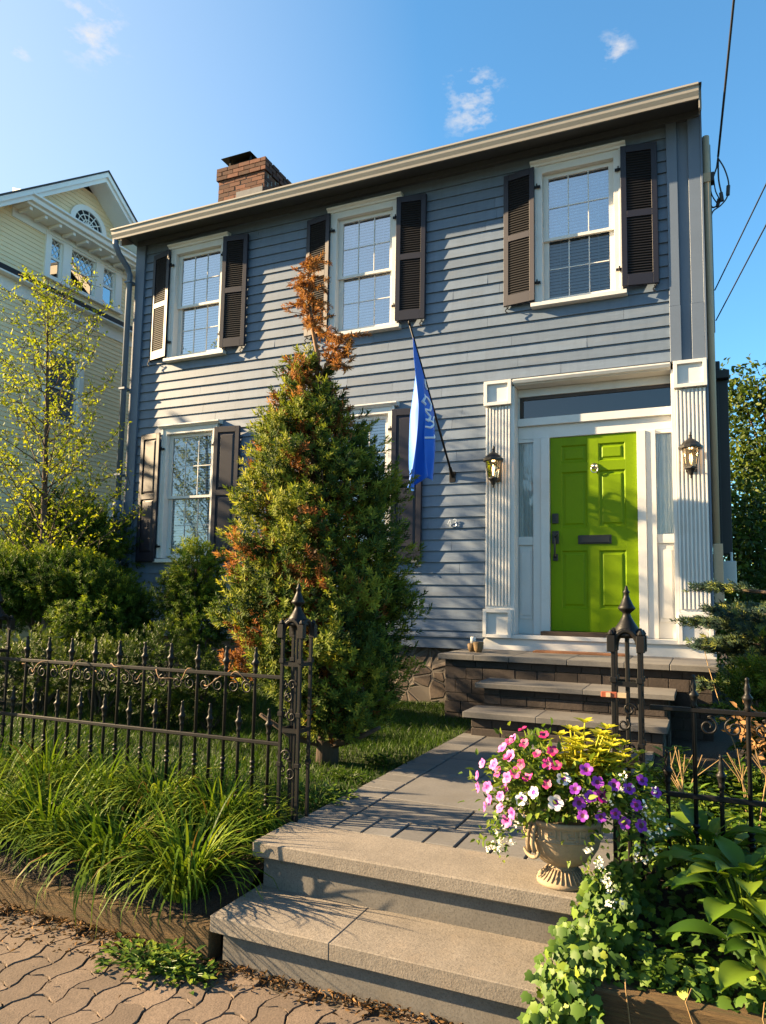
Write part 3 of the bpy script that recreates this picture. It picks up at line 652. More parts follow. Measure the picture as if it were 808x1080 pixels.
b = MB(); b.box(-.172, .162, DY-.014, DY-.001, .888, .98); b.box(-.15, .14, DY-.022, DY-.0145, .90, .968); b.build('mail_slot', M['lampblack'], dr, bevel=.003)
b = MB()
kp = [(DY-.001, .038), (DY-.012, .038), (DY-.02, .026), (DY-.03, .018), (DY-.04, .006)]
vs = []
for y, r in kp:
    for j in range(16): a = 2*math.pi*j/16; vs.append((r*math.cos(a), y, 1.70+r*math.sin(a)))
b.add(vs, [(i*16+j, i*16+(j+1) % 16, (i+1)*16+(j+1) % 16, (i+1)*16+j) for i in range(4) for j in range(16)]+[tuple(range(64, 80))])
b.tube([(.034*math.sin(a), DY-.02, 1.665-.034*math.cos(a)+.0) for a in [i*math.pi/8-math.pi for i in range(17)]], .006, 6); b.build('knocker', M['nickel'], dr, smooth=True)
b = MB(); b.box(-.437, -.373, DY-.025, DY-.001, 1.11, 1.215); b.box(-.42, -.39, DY-.032, DY-.0255, 1.135, 1.19); b.build('deadbolt', M['lampblack'], dr, bevel=.008)
b = MB(); b.box(-.44, -.37, DY-.02, DY-.001, .895, 1.03); b.tube([(-.405, DY-.02, .96), (-.405, DY-.05, .95), (-.405, DY-.06, .91), (-.405, DY-.058, .82), (-.405, DY-.045, .76), (-.405, DY-.02, .75)], .011, 8); b.box(-.43, -.38, DY-.02, DY-.001, .715, .785); b.tube([(-.405, DY-.02, .99), (-.405, DY-.045, .99)], .02, 10); b.build('door_handle', M['lampblack'], dr, bevel=.004)
# ---- house number 43
def digit(strokes, x, z, s, b):
    for st in strokes: b.tube([(x+px*s, -.034, z+pz*s) for px, pz in st], .0065, 6)
b = MB(); digit([[(.42, 0), (.42, 1)], [(.42, 1), (0, .32), (.62, .32)]], -1.548, 1.09, .078, b)
a3 = [(.05, .9), (.25, 1.0), (.48, .92), (.52, .72), (.4, .56), (.24, .52)]; c3 = [(.24, .52), (.46, .46), (.56, .26), (.46, .06), (.24, 0), (.02, .1)]
digit([a3, c3], -1.485, 1.09, .078, b); b.build('house_number', M['number'], H)

# ================================================================ FRONT STOOP
st = thing('front_stoop', 'dark block front stoop with slate steps below the lime green door', 'stoop', (-.1, -1.0, -.83))
b = MB(); n = 5; xs = [-1.30, -.95, -.62, -.1, .38, .74, 1.115]
for i in range(6): b.box(xs[i]+.002, xs[i+1]-.002, -1.02, -.058, -.272, -.222-random.uniform(0, .001))
b.build('landing_slab', M['bluestone'], st, bevel=.004)
def blockwall(name, x0, x1, yf, z0, z1, hs, depth, ends=True):
    b = MB(); b.box(x0+.01, x1-.01, yf+.012, yf+depth, z0, z1-.002, 1, .2); z = z0; k = 0
    while z < z1-.01:
        h = min(hs[k % len(hs)], z1-z); x = x0-random.uniform(0, .15); 
        while x < x1:
            w = random.choice((.16, .22, .30, .20)); a0, a1 = max(x, x0), min(x+w, x1)
            if a1-a0 > .03: j = random.uniform(-.004, .005); b.box(a0+.003, a1-.003, yf+j, yf+.05, z+.003, z+h-.003)
            x += w
        if ends:
            for s, xe in ((-1, x0), (1, x1)):
                y = yf+.05
                while y < yf+depth:
                    w = random.choice((.16, .22, .30)); y1 = min(y+w, yf+depth); j = random.uniform(-.002, .004)
                    xa, xb = sorted((xe-s*.03, xe+s*j)); b.box(xa, xb, y+.003, y1-.003, z+.003, z+h-.003); y = y1
        z += h; k += 1
    return b.build(name, [M['block'], M['joint']], st, bevel=.004)
blockwall('block_wall', -1.245, 1.06, -.97, -.87, -.274, [.11, .105, .075, .13, .11], .9)
blockwall('step_wall', -.735, .74, -1.42, -.87, -.465, [.14, .13, .08], .44)
blockwall('step_wall', -.735, .72, -1.80, -.87, -.662, [.13, .075], .37)
treads('step_slab', -.80, .79, -1.475, -.985, -.463, -.42, [.1], M['bluestone'], st, .004)
treads('step_slab', -.79, .75, -1.85, -1.43, -.66, -.612, [-.2], M['bluestone'], st, .004)
b = MB(); b.box(-.56, .34, -.28, -.075, -.2215, -.205); tag(b.build('doormat', surf('rust_coir_mat', (.19, .085, .04), .95, .3, 30, 140, .5), origin=(-.1, -.2, -.2215)), 'thin rust brown mat lying before the lime green door', 'doormat')
# small pots at the left end of the landing
b = MB(); b.lathe([(.030, -.221), (.042, -.20), (.055, -.13), (.052, -.12), (.044, -.125), (.035, -.16)], -1.02, -.62, 10); b.lathe([(.03, -.221), (.045, -.19), (.05, -.15), (.04, -.14), (.03, -.15)], -1.10, -.56, 10)
gp = thing('garden_ornament', 'small brown and gold pot ornament at left end of the landing', 'ornament', (-1.06, -.6, -.222))
b.build('body', M['rust'], gp, smooth=True)
b = MB(); b.lathe([(.028, -.15), (.028, -.085), (.02, -.08)], -1.125, -.45, 10); b.lathe([(.028, -.222), (.028, -.15)], -1.125, -.45, 10); b.build('white_cup', M['white'], gp, smooth=True)

# ================================================================ WALL LANTERNS
def lantern(cx, label):
    cy = -.20; L = thing('wall_lantern', label, 'lantern', (cx, -.07, 1.5), 'black wall lanterns flanking the door'); n = 6
    b = MB(); zt, zb = 1.755, 1.572; rt, rb = .083, .056
    for j in range(n):
        a = 2*math.pi*(j+.5)/n; b.tube([(cx+rb*math.cos(a), cy+rb*math.sin(a), zb), (cx+rt*math.cos(a), cy+rt*math.sin(a), zt)], .006, 5)
    b.lathe([(.03, 1.55), (.062, 1.56), (.064, 1.575), (.05, 1.58)], cx, cy, n, phase=math.pi/6); b.lathe([(.004, 1.468), (.012, 1.48), (.008, 1.495), (.02, 1.51), (.03, 1.535), (.045, 1.556)], cx, cy, 12)
    b.lathe([(.09, 1.748), (.108, 1.752), (.110, 1.772), (.098, 1.782), (.075, 1.81), (.045, 1.835), (.018, 1.85), (.012, 1.87), (.016, 1.88), (.006, 1.892)], cx, cy, 12)
    b.tube([(cx, cy, 1.88), (cx, cy+.005, 1.905), (cx, cy+.025, 1.918), (cx, cy+.045, 1.90), (cx, cy+.05, 1.86), (cx, cy+.07, 1.80), (cx, -.075, 1.77)], .008, 6)
    b.tube([(cx, -.08, 1.59), (cx, cy+.06, 1.575), (cx, cy+.02, 1.565)], .008, 6)
    b.box(cx-.05, cx+.05, -.083, -.0665, 1.55, 1.80); b.build('frame', M['lampblack'], L, bevel=.0015)
    b = MB()
    for j in range(n):
        a0, a1 = 2*math.pi*(j+.5)/n, 2*math.pi*(j+1.5)/n; q = .97
        b.poly([(cx+rb*q*math.cos(a0), cy+rb*q*math.sin(a0), zb), (cx+rb*q*math.cos(a1), cy+rb*q*math.sin(a1), zb), (cx+rt*q*math.cos(a1), cy+rt*q*math.sin(a1), zt), (cx+rt*q*math.cos(a0), cy+rt*q*math.sin(a0), zt)])
    b.build('glass_pane', M['lampglass'], L)
    b = MB(); b.lathe([(.006, 1.60), (.009, 1.64), (.013, 1.66), (.011, 1.69), (.003, 1.715)], cx, cy, 10); b.build('bulb', M['bulb'], L, smooth=True)
    li = bpy.data.lights.new('lantern_light', 'POINT'); li.energy = .22; li.color = (1, .62, .28); li.shadow_soft_size = .02
    lo = bpy.data.objects.new('lantern_light', li); COL.objects.link(lo); lo.parent = L; lo.location = Vector((cx, cy, 1.735))-ORG[L.name]
lantern(-.99, 'black wall lantern on the white pilaster left of the green door'); lantern(.93, 'black wall lantern on the white pilaster at the house corner right of the door')

# ================================================================ FLAG
fl = thing('flag', 'royal blue flag with white lettering hanging from a black angled wall pole', 'flag', (-1.5, 0, 1.645))
b = MB(); pd = Vector((0, -1.33, 1.26)); p0 = Vector((-1.5, -.02, 1.645)); b.tube([p0, p0+pd*.5, p0+pd], [.013, .012, .010], 8); b.lathe([(0, 0), (.016, .01), (.018, .025), (.01, .04), (0, .045)], p0.x+pd.x, p0.y+pd.y, 8) if False else None
tip = p0+pd; b.tube([tip-pd*.01, tip, tip+pd.normalized()*.03], [.010, .017, .006], 8)
b.build('pole', M['black'], fl, smooth=True)
b = MB(); b.box(-1.535, -1.465, -.03, -.005, 1.58, 1.70); b.tube([p0-pd.normalized()*.02, p0+pd.normalized()*.12], .02, 8); b.build('bracket', M['black'], fl, bevel=.003)
NU, NV = 44, 60
def flagpt(u, v, off=0.0):
    # u: 0 at the top of the hoist (near the tip) .. 1 at its lower end; v: 0 at the pole .. 1 at the fly end
    s = .93-.47*u; hp = p0+pd*s; ln = 1.46-.80*u+.05*math.sin(u*9)
    gather = v*(1-.25*v); yc = -1.02
    y = hp.y+(yc-hp.y)*.10*gather+.05*v*math.sin(5*u+1); amp = .060*min(1, v*2.2)*(1-.65*max(0, u-.35)/.65)
    x = -1.5+amp*math.sin(u*17+1.2*math.sin(v*3))+.028*v*math.sin(u*7+v*4)+.10*v*(u-.45)+off
    y += amp*.55*math.cos(u*17+v*2)
    return Vector((x, y, hp.z-.012-v*ln))
vs = [flagpt(i/NU, j/NV) for j in range(NV+1) for i in range(NU+1)]
b = MB(); b.add(vs, [(j*(NU+1)+i, j*(NU+1)+i+1, (j+1)*(NU+1)+i+1, (j+1)*(NU+1)+i) for j in range(NV) for i in range(NU)]); fc = b.build('cloth', M['flag'], fl, smooth=True)
sm = fc.modifiers.new('solid', 'SOLIDIFY'); sm.thickness = .002; sm.offset = 0
b = MB()
def ribbon(pts):
    n = 10; P = []
    for i in range(len(pts)-1):
        for k in range(n): t_ = k/n; P.append((pts[i][0]+(pts[i+1][0]-pts[i][0])*t_, pts[i][1]+(pts[i+1][1]-pts[i][1])*t_))
    P.append(pts[-1])
    for off in (.006, -.006): b.tube([flagpt(u, v, off) for u, v in P], .0105, 5)
for stroke in ([(0.487, 0.041), (0.571, 0.052), (0.639, 0.028)], [(0.403, 0.266), (0.487, 0.197), (0.672, 0.099), (0.782, 0.089), (0.739, 0.196), (0.571, 0.293), (0.403, 0.324), (0.336, 0.314), (0.403, 0.266)], [(0.613, 0.256), (0.723, 0.281), (0.672, 0.37)], [(0.487, 0.415), (0.655, 0.359), (0.824, 0.295)], [(0.95, 0.111), (0.866, 0.26), (0.697, 0.424), (0.529, 0.492)], [(0.908, 0.346), (0.782, 0.498), (0.613, 0.583)]):
    ribbon(stroke)
b.build('lettering', M['flagwhite'], fl)

# ================================================================ SERVICES ON THE RIGHT CORNER
cd = thing('service_conduit', 'tan painted conduit running down the right corner of the grey house', 'conduit', (1.14, .08, -.8))
b = MB(); b.tube([(1.135, .06, 5.0), (1.135, .06, .85)], .034, 10); b.build('pipe', M['tan'], cd, smooth=True)
b = MB(); b.box(1.104, 1.19, .0, .14, .3, .86); b.box(1.10, 1.17, .02, .12, 4.50, 4.60); b.build('junction_box', M['tan'], cd, bevel=.004)
b = MB(); b.box(1.104, 1.185, .45, .50, 3.10, 5.15); tag(b.build('side_trim_strip', M['soffit'], bevel=.003, origin=(1.15, .48, 3.1)), 'dark vertical strip on the side wall behind the tan conduit', 'trim strip')
bp = thing('side_shutter', 'tall black slatted shutter standing out from the right side wall', 'shutter', (1.15, .5, .8))
b = MB(); 
for x0, x1, y in ((1.13, 1.16, .48), (1.17, 1.20, .52), (1.21, 1.24, .56), (1.25, 1.285, .60)): b.box(x0, x1, y, y+.05, .78, 2.62)
b.box(1.125, 1.29, .53, .58, .80, 2.60); b.build('slat', M['wire'], bp, bevel=.003)
b = MB(); b.box(1.13, 1.305, .46, .67, 2.60, 2.69); b.box(1.16, 1.22, .5, .6, 2.69, 2.80); b.build('cap', M['wire'], bp, bevel=.008)
mt = thing('utility_box', 'small grey meter box on the side wall above the spruce', 'utility box', (1.25, .3, .5)); b = MB(); b.box(1.19, 1.31, .25, .40, .48, .71); b.build('body', M['meter'], mt, bevel=.006)
b = MB(); b.tube([(1.27, .32, .71), (1.27, .32, .80)], .012, 6); b.build('stub_pipe', M['meter'], mt)
def catenary(p, q, sag, n=24):
    p = Vector(p); q = Vector(q); return [p.lerp(q, i/n)-Vector((0, 0, sag*4*(i/n)*(1-i/n))) for i in range(n+1)]
sd = thing('service_drop', 'thick black overhead cable with looped splices at the house corner', 'cable', (1.16, .15, 4.5))
b = MB(); b.tube(catenary((1.247, .12, 4.80), (2.23, -9.0, 11.0), .12), .011, 6); b.build('main_cable', M['wire'], sd, smooth=True)
b = MB(); kn = Vector((1.247, .12, 4.80))
b.tube([kn, (1.232, .14, 4.70), (1.20, .16, 4.62), (1.165, .17, 4.58)], .008, 6)
def loop(pts, r): 
    P = [Vector(p) for p in pts]; out = []
    for i in range(len(P)-1):
        a, c_, d, e = P[max(0, i-1)], P[i], P[i+1], P[min(len(P)-1, i+2)]
        for k in range(6):
            t_ = k/6; out.append(.5*((2*c_)+(-a+d)*t_+(2*a-5*c_+4*d-e)*t_**2+(-a+3*c_-3*d+e)*t_**3))
    b.tube(out+[P[-1]], r, 6)
loop([(1.247, .12, 4.78), (1.30, .12, 4.66), (1.335, .12, 4.50), (1.32, .12, 4.36), (1.26, .12, 4.28), (1.19, .13, 4.24), (1.165, .14, 4.18)], .007)
loop([(1.247, .12, 4.78), (1.245, .10, 4.55), (1.265, .10, 4.40), (1.27, .10, 4.34), (1.22, .12, 4.28), (1.17, .13, 4.30), (1.16, .14, 4.50)], .008)
loop([(1.20, .16, 4.62), (1.215, .15, 4.46), (1.25, .14, 4.35), (1.235, .14, 4.31), (1.18, .14, 4.42), (1.16, .14, 4.58)], .006)
b.build('splice_loop', M['wire'], sd, smooth=True)
for p, q in (((1.332, .12, 4.47), (1.325, .12, 4.37)), ((1.262, .10, 4.40), (1.272, .10, 4.31)), ((1.245, .14, 4.36), (1.228, .14, 4.28))): b = MB(); b.tube([p, q], .018, 8); b.build('splice', M['wire'], sd)
b = MB(); b.box(1.13, 1.205, .10, .20, 4.55, 4.64); b.build('clamp', M['wire'], sd)
for (p, q, lab) in (((1.187, .3, 3.48), (5.02, -12.7, 6.90), 'thin overhead wire meeting the side of the house, upper of the two at right'), ((1.19, .3, 3.16), (4.88, -12.7, 6.20), 'thin overhead wire meeting the side of the house, lower of the two at right')):
    b = MB(); b.tube(catenary(p, q, .05), .0065, 6); tag(b.build('overhead_wire', M['wire'], smooth=True, origin=p), lab, 'wire')
# ================================================================ CREAM NEIGHBOUR HOUSE (its right side wall faces us)
NX = -8.6; AY, AZ, SL = 1.246, 7.36, .76
NH = thing('house', 'cream clapboard house with white gable trim and lattice windows at far left', 'house', (-10, 1.2, -.83))
def nz_(y): return AZ-SL*abs(y-AY)
nw_open = [(.50, 2.03, 5.42, 6.16), (.60, 1.30, 3.10, 4.24)]
b = MB(); e = .072; z = -.8
while z < AZ-.1:
    zt = z+e; hw = (AZ-z)/SL; segs = [(AY-min(hw, 1.9), AY+min(hw, 1.9))]; zm = z+e/2
    for (a0, a1, o0, o1) in nw_open:
        if o0 < zm < o1: segs = [q for s0, s1 in segs for q in (((s0, a0), (a1, s1)) if s0 < a0 and a1 < s1 else ((s0, s1),))]
    for s0, s1 in segs: b.extrude([(NX-.02, s0, z), (NX+.012, s0, z), (NX+.001, s0, zt+.002), (NX-.02, s0, zt+.002)], (0, s1-s0, 0), 0, random.random())
    z += e
b.box(NX-9, NX-.3, AY-1.9, AY+1.9, -.9, 5.7, 0, .5); b.build('wall', M['cream'], NH)
b = MB()
for s in (-1, 1):                                                     # roof planes, rakes
    y1 = AY+s*2.2; z1 = AZ-SL*2.2
    b.extrude([(NX-9, AY, AZ+.172), (NX-9, y1, z1+.172), (NX-9, y1, z1+.14), (NX-9, AY, AZ+.14)], (9.46, 0, 0))
b.build('roof', M['roof'], NH)
b = MB()
for s in (-1, 1):
    y1 = AY+s*2.18; z1 = AZ-SL*2.18
    b.extrude([(NX+.36, AY, AZ+.137), (NX+.36, y1, z1+.137), (NX+.36, y1, z1-.03), (NX+.36, AY, AZ-.03)], (.05, 0, 0))
    b.extrude([(NX+.411, AY, AZ+.137), (NX+.411, y1, z1+.137), (NX+.411, y1, z1+.05), (NX+.411, AY, AZ+.05)], (.035, 0, 0))
    b.extrude([(NX-.02, AY, AZ+.05), (NX-.02, y1, z1+.05), (NX-.02, y1, z1+.02), (NX-.02, AY, AZ+.02)], (.379, 0, 0))
b.build('rake_board', M['creamwhite'], NH)
b = MB(); cy0, cy1 = -.20, 2.70
b.extrude([(NX-.01, cy0, 6.20), (NX+.34, cy0, 6.20), (NX+.35, cy0, 6.235), (NX+.40, cy0, 6.25), (NX+.41, cy0, 6.31), (NX+.45, cy0, 6.33), (NX+.45, cy0, 6.36), (NX-.01, cy0, 6.52)], (0, cy1-cy0, 0))
b.box(NX-.01, NX+.03, cy0-.0, cy1, 6.06, 6.199); cor = b.build('cornice', M['creamwhite'], NH, bevel=.003)
for i in range(10):
    b = MB(); y = cy0+.08+i*.28; b.box(NX+.05, NX+.30, y, y+.055, 6.15, 6.1985); b.build('bracket', M['creamwhite'], cor, bevel=.004)
def nwin(y0, y1, z0, z1, zm, lattice, par, pane='glassd'):
    b = MB(); t_ = .03
    b.box(NX-.03, NX-.005, y0, y1, z1-t_, z1); b.box(NX-.03, NX-.005, y0, y1, z0, z0+t_+.01); b.box(NX-.03, NX-.005, y0, y0+t_, z0, z1); b.box(NX-.03, NX-.005, y1-t_, y1, z0, z1); b.box(NX-.03, NX-.003, y0, y1, zm-.02, zm+.015)
    if lattice:
        a0, a1, b0, b1 = y0+t_, y1-t_, zm+.015, z1-t_; p = .105
        w_, h_ = a1-a0, b1-b0
        for sgn in (1, -1):
            c = -h_ if True else 0
            while c < w_:
                # line y = a0+c+(z-b0)*k clipped to the light
                k = .8; pts = []
                za, zb = b0, b1; ya, yb = a0+c, a0+c+h_*k
                if yb > a0 and ya < a1:
                    if ya < a0: za = b0+(a0-ya)/k; ya = a0
                    if yb > a1: zb = b0+(a1-(a0+c))/k; yb = a1
                    if zb > za+.01:
                        if sgn < 0: ya, yb = a0+a1-ya, a0+a1-yb
                        b.tube([(NX-.012-.002*sgn, ya, za), (NX-.012-.002*sgn, yb, zb)], .0065, 4)
                c += p
    s = b.build('sash', M['creamwhite'], par)
    b = MB(); b.poly([(NX-.022, y0, z0), (NX-.022, y1, z0), (NX-.022, y1, z1), (NX-.022, y0, z1)]); b.build('pane', M['glass'], par)
b = MB(); b.box(NX-.03, NX+.05, .43, 2.10, 6.10, 6.16); b.box(NX-.03, NX+.07, .41, 2.12, 5.36, 5.42)
for y0, y1 in ((.43, .54), (.78, .95), (1.49, 1.66), (1.95, 2.10)): b.box(NX-.03, NX+.045, y0, y1, 5.421, 6.099)
tw = b.build('window', M['creamwhite'], NH, bevel=.003)
nwin(.54, .78, 5.421, 6.10, 5.76, True, tw); nwin(.95, 1.49, 5.421, 6.10, 5.76, True, tw); nwin(1.66, 1.95, 5.421, 6.10, 5.76, True, tw)
b = MB(); b.box(NX-.06, NX-.05, .40, 2.1, 5.3, 6.2); b.build('room_backing', M['room'], tw)
b = MB(); b.box(NX-.03, NX+.04, .56, .66, 3.1, 4.24); b.box(NX-.03, NX+.04, 1.26, 1.36, 3.1, 4.24); b.box(NX-.03, NX+.05, .54, 1.38, 4.20, 4.30); b.box(NX-.03, NX+.06, .54, 1.38, 3.05, 3.10); lw = b.build('window', M['creamwhite'], NH, bevel=.003)
nwin(.66, 1.26, 3.1, 4.20, 3.66, False, lw, 'glass'); b = MB(); b.box(NX-.06, NX-.05, .5, 1.4, 3.0, 4.3); b.build('room_backing', M['room'], lw)
# half round gable vent
b = MB(); cy, cz, r0, r1 = 1.27, 6.62, .30, .40; n = 20; vs = []
for x in (NX+.0, NX+.045):
    for r in (r0, r1):
        for i in range(n+1): a = math.pi*i/n; vs.append((x, cy+r*math.cos(a), cz+r*.85*math.sin(a)))
q = n+1; fs = []
for i in range(n): fs += [(2*q+i, 2*q+i+1, 3*q+i+1, 3*q+i), (q+i, q+i+1, 3*q+i+1, 3*q+i), (i, i+1, 2*q+i+1, 2*q+i)]
b.add(vs, fs); b.box(NX, NX+.05, cy-r1-.02, cy+r1+.02, cz-.05, cz); fv = b.build('gable_vent', M['creamwhite'], NH)
b = MB()
for i in range(1, 6): a = math.pi*i/6; b.tube([(NX+.03, cy, cz), (NX+.03, cy+r0*math.cos(a), cz+r0*.85*math.sin(a))], .011, 4)
for k in (.4, .72): b.tube([(NX+.03, cy+r0*k*math.cos(math.pi*i/16), cz+r0*.85*k*math.sin(math.pi*i/16)) for i in range(17)], .009, 4)
b.build('fan_bar', M['creamwhite'], fv)
b = MB(); b.poly([(NX+.016, cy+r0*math.cos(math.pi*i/n), cz+r0*.85*math.sin(math.pi*i/n)) for i in range(n+1)]); b.build('vent_backing', M['room'], fv)
b = MB(); b.box(NX-.01, NX+.03, AY-1.92, AY+1.92, 4.86, 5.07); b.extrude([(NX-.01, AY-1.92, 5.07), (NX+.16, AY-1.92, 5.07), (NX+.16, AY-1.92, 5.10), (NX-.01, AY-1.92, 5.115)], (0, 3.84, 0)); b.build('belt_course', M['creamwhite'], NH, bevel=.003)
b = MB(); b.box(NX-.01, NX+.10, AY-1.92, AY+1.92, 5.116, 5.215); b.build('belt_flashing', M['wire'], NH)
ub = thing('utility_box', 'small white utility box low on the cream neighbour wall', 'utility box', (NX+.05, 2.15, 1.6)); b = MB(); b.box(NX+.014, NX+.12, 2.03, 2.28, 1.56, 1.88); b.build('body', M['creamwhite'], ub, bevel=.006)
b = MB(); b.tube([(NX+.07, 2.15, 1.56), (NX+.07, 2.18, 1.45), (NX+.07, 2.3, 1.40), (NX+.07, 2.42, 1.30)], .018, 6); b.build('hose', M['creamwhite'], ub)

# ================================================================ IRON FENCE AND GATE POSTS
FY = -4.38
def spiral(cx, cz, r, turns, a0, sgn, n=22):
    return [(cx+r*(1-.75*i/n)*math.cos(a0+sgn*2*math.pi*turns*i/n), FY, cz+r*(1-.75*i/n)*math.sin(a0+sgn*2*math.pi*turns*i/n)) for i in range(n+1)]
def picket(par, x, ztop, zbot):
    b = MB(); r = .0085; zk = ztop-.075
    b.lathe([(r, zbot), (r, zk-.055), (r*1.05, zk-.05), (.014, zk-.045), (.010, zk-.035), (.016, zk-.008), (.021, zk), (.014, zk+.008), (.009, zk+.018), (.0125, zk+.032), (.008, zk+.05), (.006, zk+.066), (.009, zk+.072), (.003, zk+.078)], x, FY, 8)
    zc = (zbot+ztop)/2-.16
    for d in (0, .025, .05): b.lathe([(r, zc+d), (.014, zc+d+.006), (.014, zc+d+.012), (r, zc+d+.018)], x, FY, 8)
    b.build('picket', M['black'], par, smooth=True)
def fence(label, x0, x1, tall, short, zrail, zlow, zt, zs, zbot, rl=.012):
    f = thing('iron_fence', label, 'fence', ((x0+x1)/2, FY, zbot))
    for z in (zrail, zlow): b = MB(); b.box(x0, x1, FY-.010, FY+.010, z-rl, z+rl*.6); b.build('rail', M['black'], f, bevel=.003)
    for x in tall: picket(f, x, zt, zbot)
    for x in short: picket(f, x, zs, zbot)
    xs = sorted(tall)
    for i in range(len(xs)-1):
        b = MB(); a, c = xs[i], xs[i+1]; w = c-a
        for s, cx in ((1, a+w*.26), (-1, c-w*.26)):
            b.tube(spiral(cx, zrail-.062, .036, 1.35, math.pi/2 if s > 0 else math.pi/2, -s), .0045, 5)
            b.tube([(cx, FY, zrail-.026), (cx+s*w*.10, FY, zrail-.016), (cx+s*w*.2, FY, zrail-.012)], .0045, 5)
        b.build('scroll', M['black'], f, smooth=True)
    return f
tl = [-2.731+.1815*k for k in range(10)]; ts = [-2.731+.1815*(k+.5) for k in range(9)]
f1 = fence('black iron fence with spear pickets and scrolls behind the grass clumps', -2.955, -.935, [-2.9125]+tl if False else tl, [-2.822]+ts+[-1.007], -.128, -.455, .012, -.29, -.93)
b = MB()
for k in range(5):                                                    # thin vine stems wound on the top rail
    x = -2.75+k*.34; pts = []
    for i in range(15): t_ = i/14; pts.append((x+.27*t_, FY-.016+.02*math.sin(t_*9+k), -.150-.035*math.sin(t_*math.pi*1.7+k*1.9)+.012*math.sin(t_*13+k)))
    b.tube(pts, .0035, 4)
vn = tag(b.build('vine', M['twig'], origin=(-1.9, FY, -.15), smooth=True), 'bare brown vine twisted along the top rail of the left iron fence', 'vine')
fence('black iron fence with spear pickets right of the walk, behind the ivy', .80, 2.6, [.964+.192*k for k in range(9)], [.863+.194*k for k in range(9)], -.145, -.478, -.012, -.315, -.97)
fence('black iron fence section continuing past the far left gate post', -5.0, -3.06, [-3.15-.1815*k for k in range(10)], [-3.24-.1815*k for k in range(10)], -.128, -.455, .012, -.29, -.93)
def gatepost(label, cx, zb, top, latch=False, tilt=0):
    p = thing('gate_post', label, 'gate post', (cx, FY, zb), 'ornate iron gate posts'); h = .051; za = top-.235
    for sx in (-1, 1):
        for sy in (-1, 1):
            b = MB(); x, y = cx+sx*h, FY+sy*h; b.box(x-.0078, x+.0078, y-.0078, y+.0078, zb, za)
            for z in (za-.135, -.31, -.55): b.box(x-.013, x+.013, y-.013, y+.013, z, z+.022)
            b.build('rod', M['black'], p, bevel=.002)
    b = MB(); b.tube([(cx, FY, zb), (cx, FY, za+.06)], .009, 6); b.build('rod', M['black'], p)
    b = MB()
    for sx, sy, ax in ((0, -1, 0), (0, 1, 0), (-1, 0, 1), (1, 0, 1)):
        pts = []
        for i in range(13):
            a = math.pi*i/12; u = h*math.cos(a); z = za+.075*math.sin(a)
            pts.append((cx+u, FY+sy*h, z) if ax == 0 else (cx+sx*h, FY+u, z))
        b.tube(pts, .0125, 6)
    for sx in (-1, 1):
        for sy in (-1, 1):
            x, y = cx+sx*(h+.006), FY+sy*(h+.006); b.box(x-.016, x+.016, y-.016, y+.016, za-.012, za+.055); b.lathe([(.012, za+.055), (.016, za+.062), (.006, za+.078)], x, y, 6)
    b.build('arch', M['black'], p, bevel=.002)
    b = MB(); z = za+.055
    b.lathe([(.056, z-.008), (.058, z+.005), (.05, z+.014), (.047, z+.03), (.030, z+.055), (.019, z+.075), (.015, z+.088), (.018, z+.094), (.030, z+.104), (.036, z+.112), (.028, z+.122), (.020, z+.14), (.012, z+.158), (.010, z+.172), (.015, z+.178), (.008, z+.186), (.005, z+.20), (.001, z+.206)], cx, FY, 12)
    b.build('finial', M['black'], p, smooth=True)
    for z in (za-.15, za-.47):
        b = MB()
        for s in (-1, 1): b.box(cx-h, cx+h, FY+s*h-.006, FY+s*h+.006, z, z+.02); b.box(cx+s*h-.0055, cx+s*h+.0055, FY-h+.007, FY+h-.007, z+.001, z+.019)
        b.build('band', M['black'], p)
    for k, (cz, r, s) in enumerate(((za-.24, .028, 1), (za-.30, .026, -1), (za-.39, .028, 1), (za-.58, .03, -1), (za-.66, .03, 1))):
        b = MB(); b.tube([(x, FY-h-.004, z_) for x, _, z_ in spiral(cx+.012*s, cz, r, 1.2, 1.0*k, s)], .0045, 5); b.build('scroll', M['black'], p, smooth=True)
        b = MB(); b.tube([(cx-h-.004, y_-0, z_) for y_, _, z_ in [(FY+q[0]-cx, 0, q[2]) for q in spiral(cx-.012*s, cz, r, 1.2, 1.3*k, -s)]], .0045, 5); b.build('scroll', M['black'], p, smooth=True)
    if latch:
        b = MB(); b.box(cx-.098, cx-.035, FY-h-.022, FY-h-.0095, za-.195, za-.172); lt = b.build('latch', M['latch'], p, bevel=.002)
        b = MB(); b.box(cx-.078, cx-.06, FY-h-.026, FY-h-.0225, za-.192, za-.175); b.box(cx-.034, cx+.0, FY-h-.021, FY-h-.0095, za-.193, za-.174); b.build('latch_plate', M['tan'], lt)
    return p
gatepost('ornate black iron gate post with finial at the left side of the walk', -.856, -.86, .318)
gatepost('ornate black iron gate post with a small rusty red latch, right of the walk', .716, -.90, .318, True)
gatepost('ornate black iron gate post at the far left edge, where two fence sections meet', -3.01, -.93, .29)

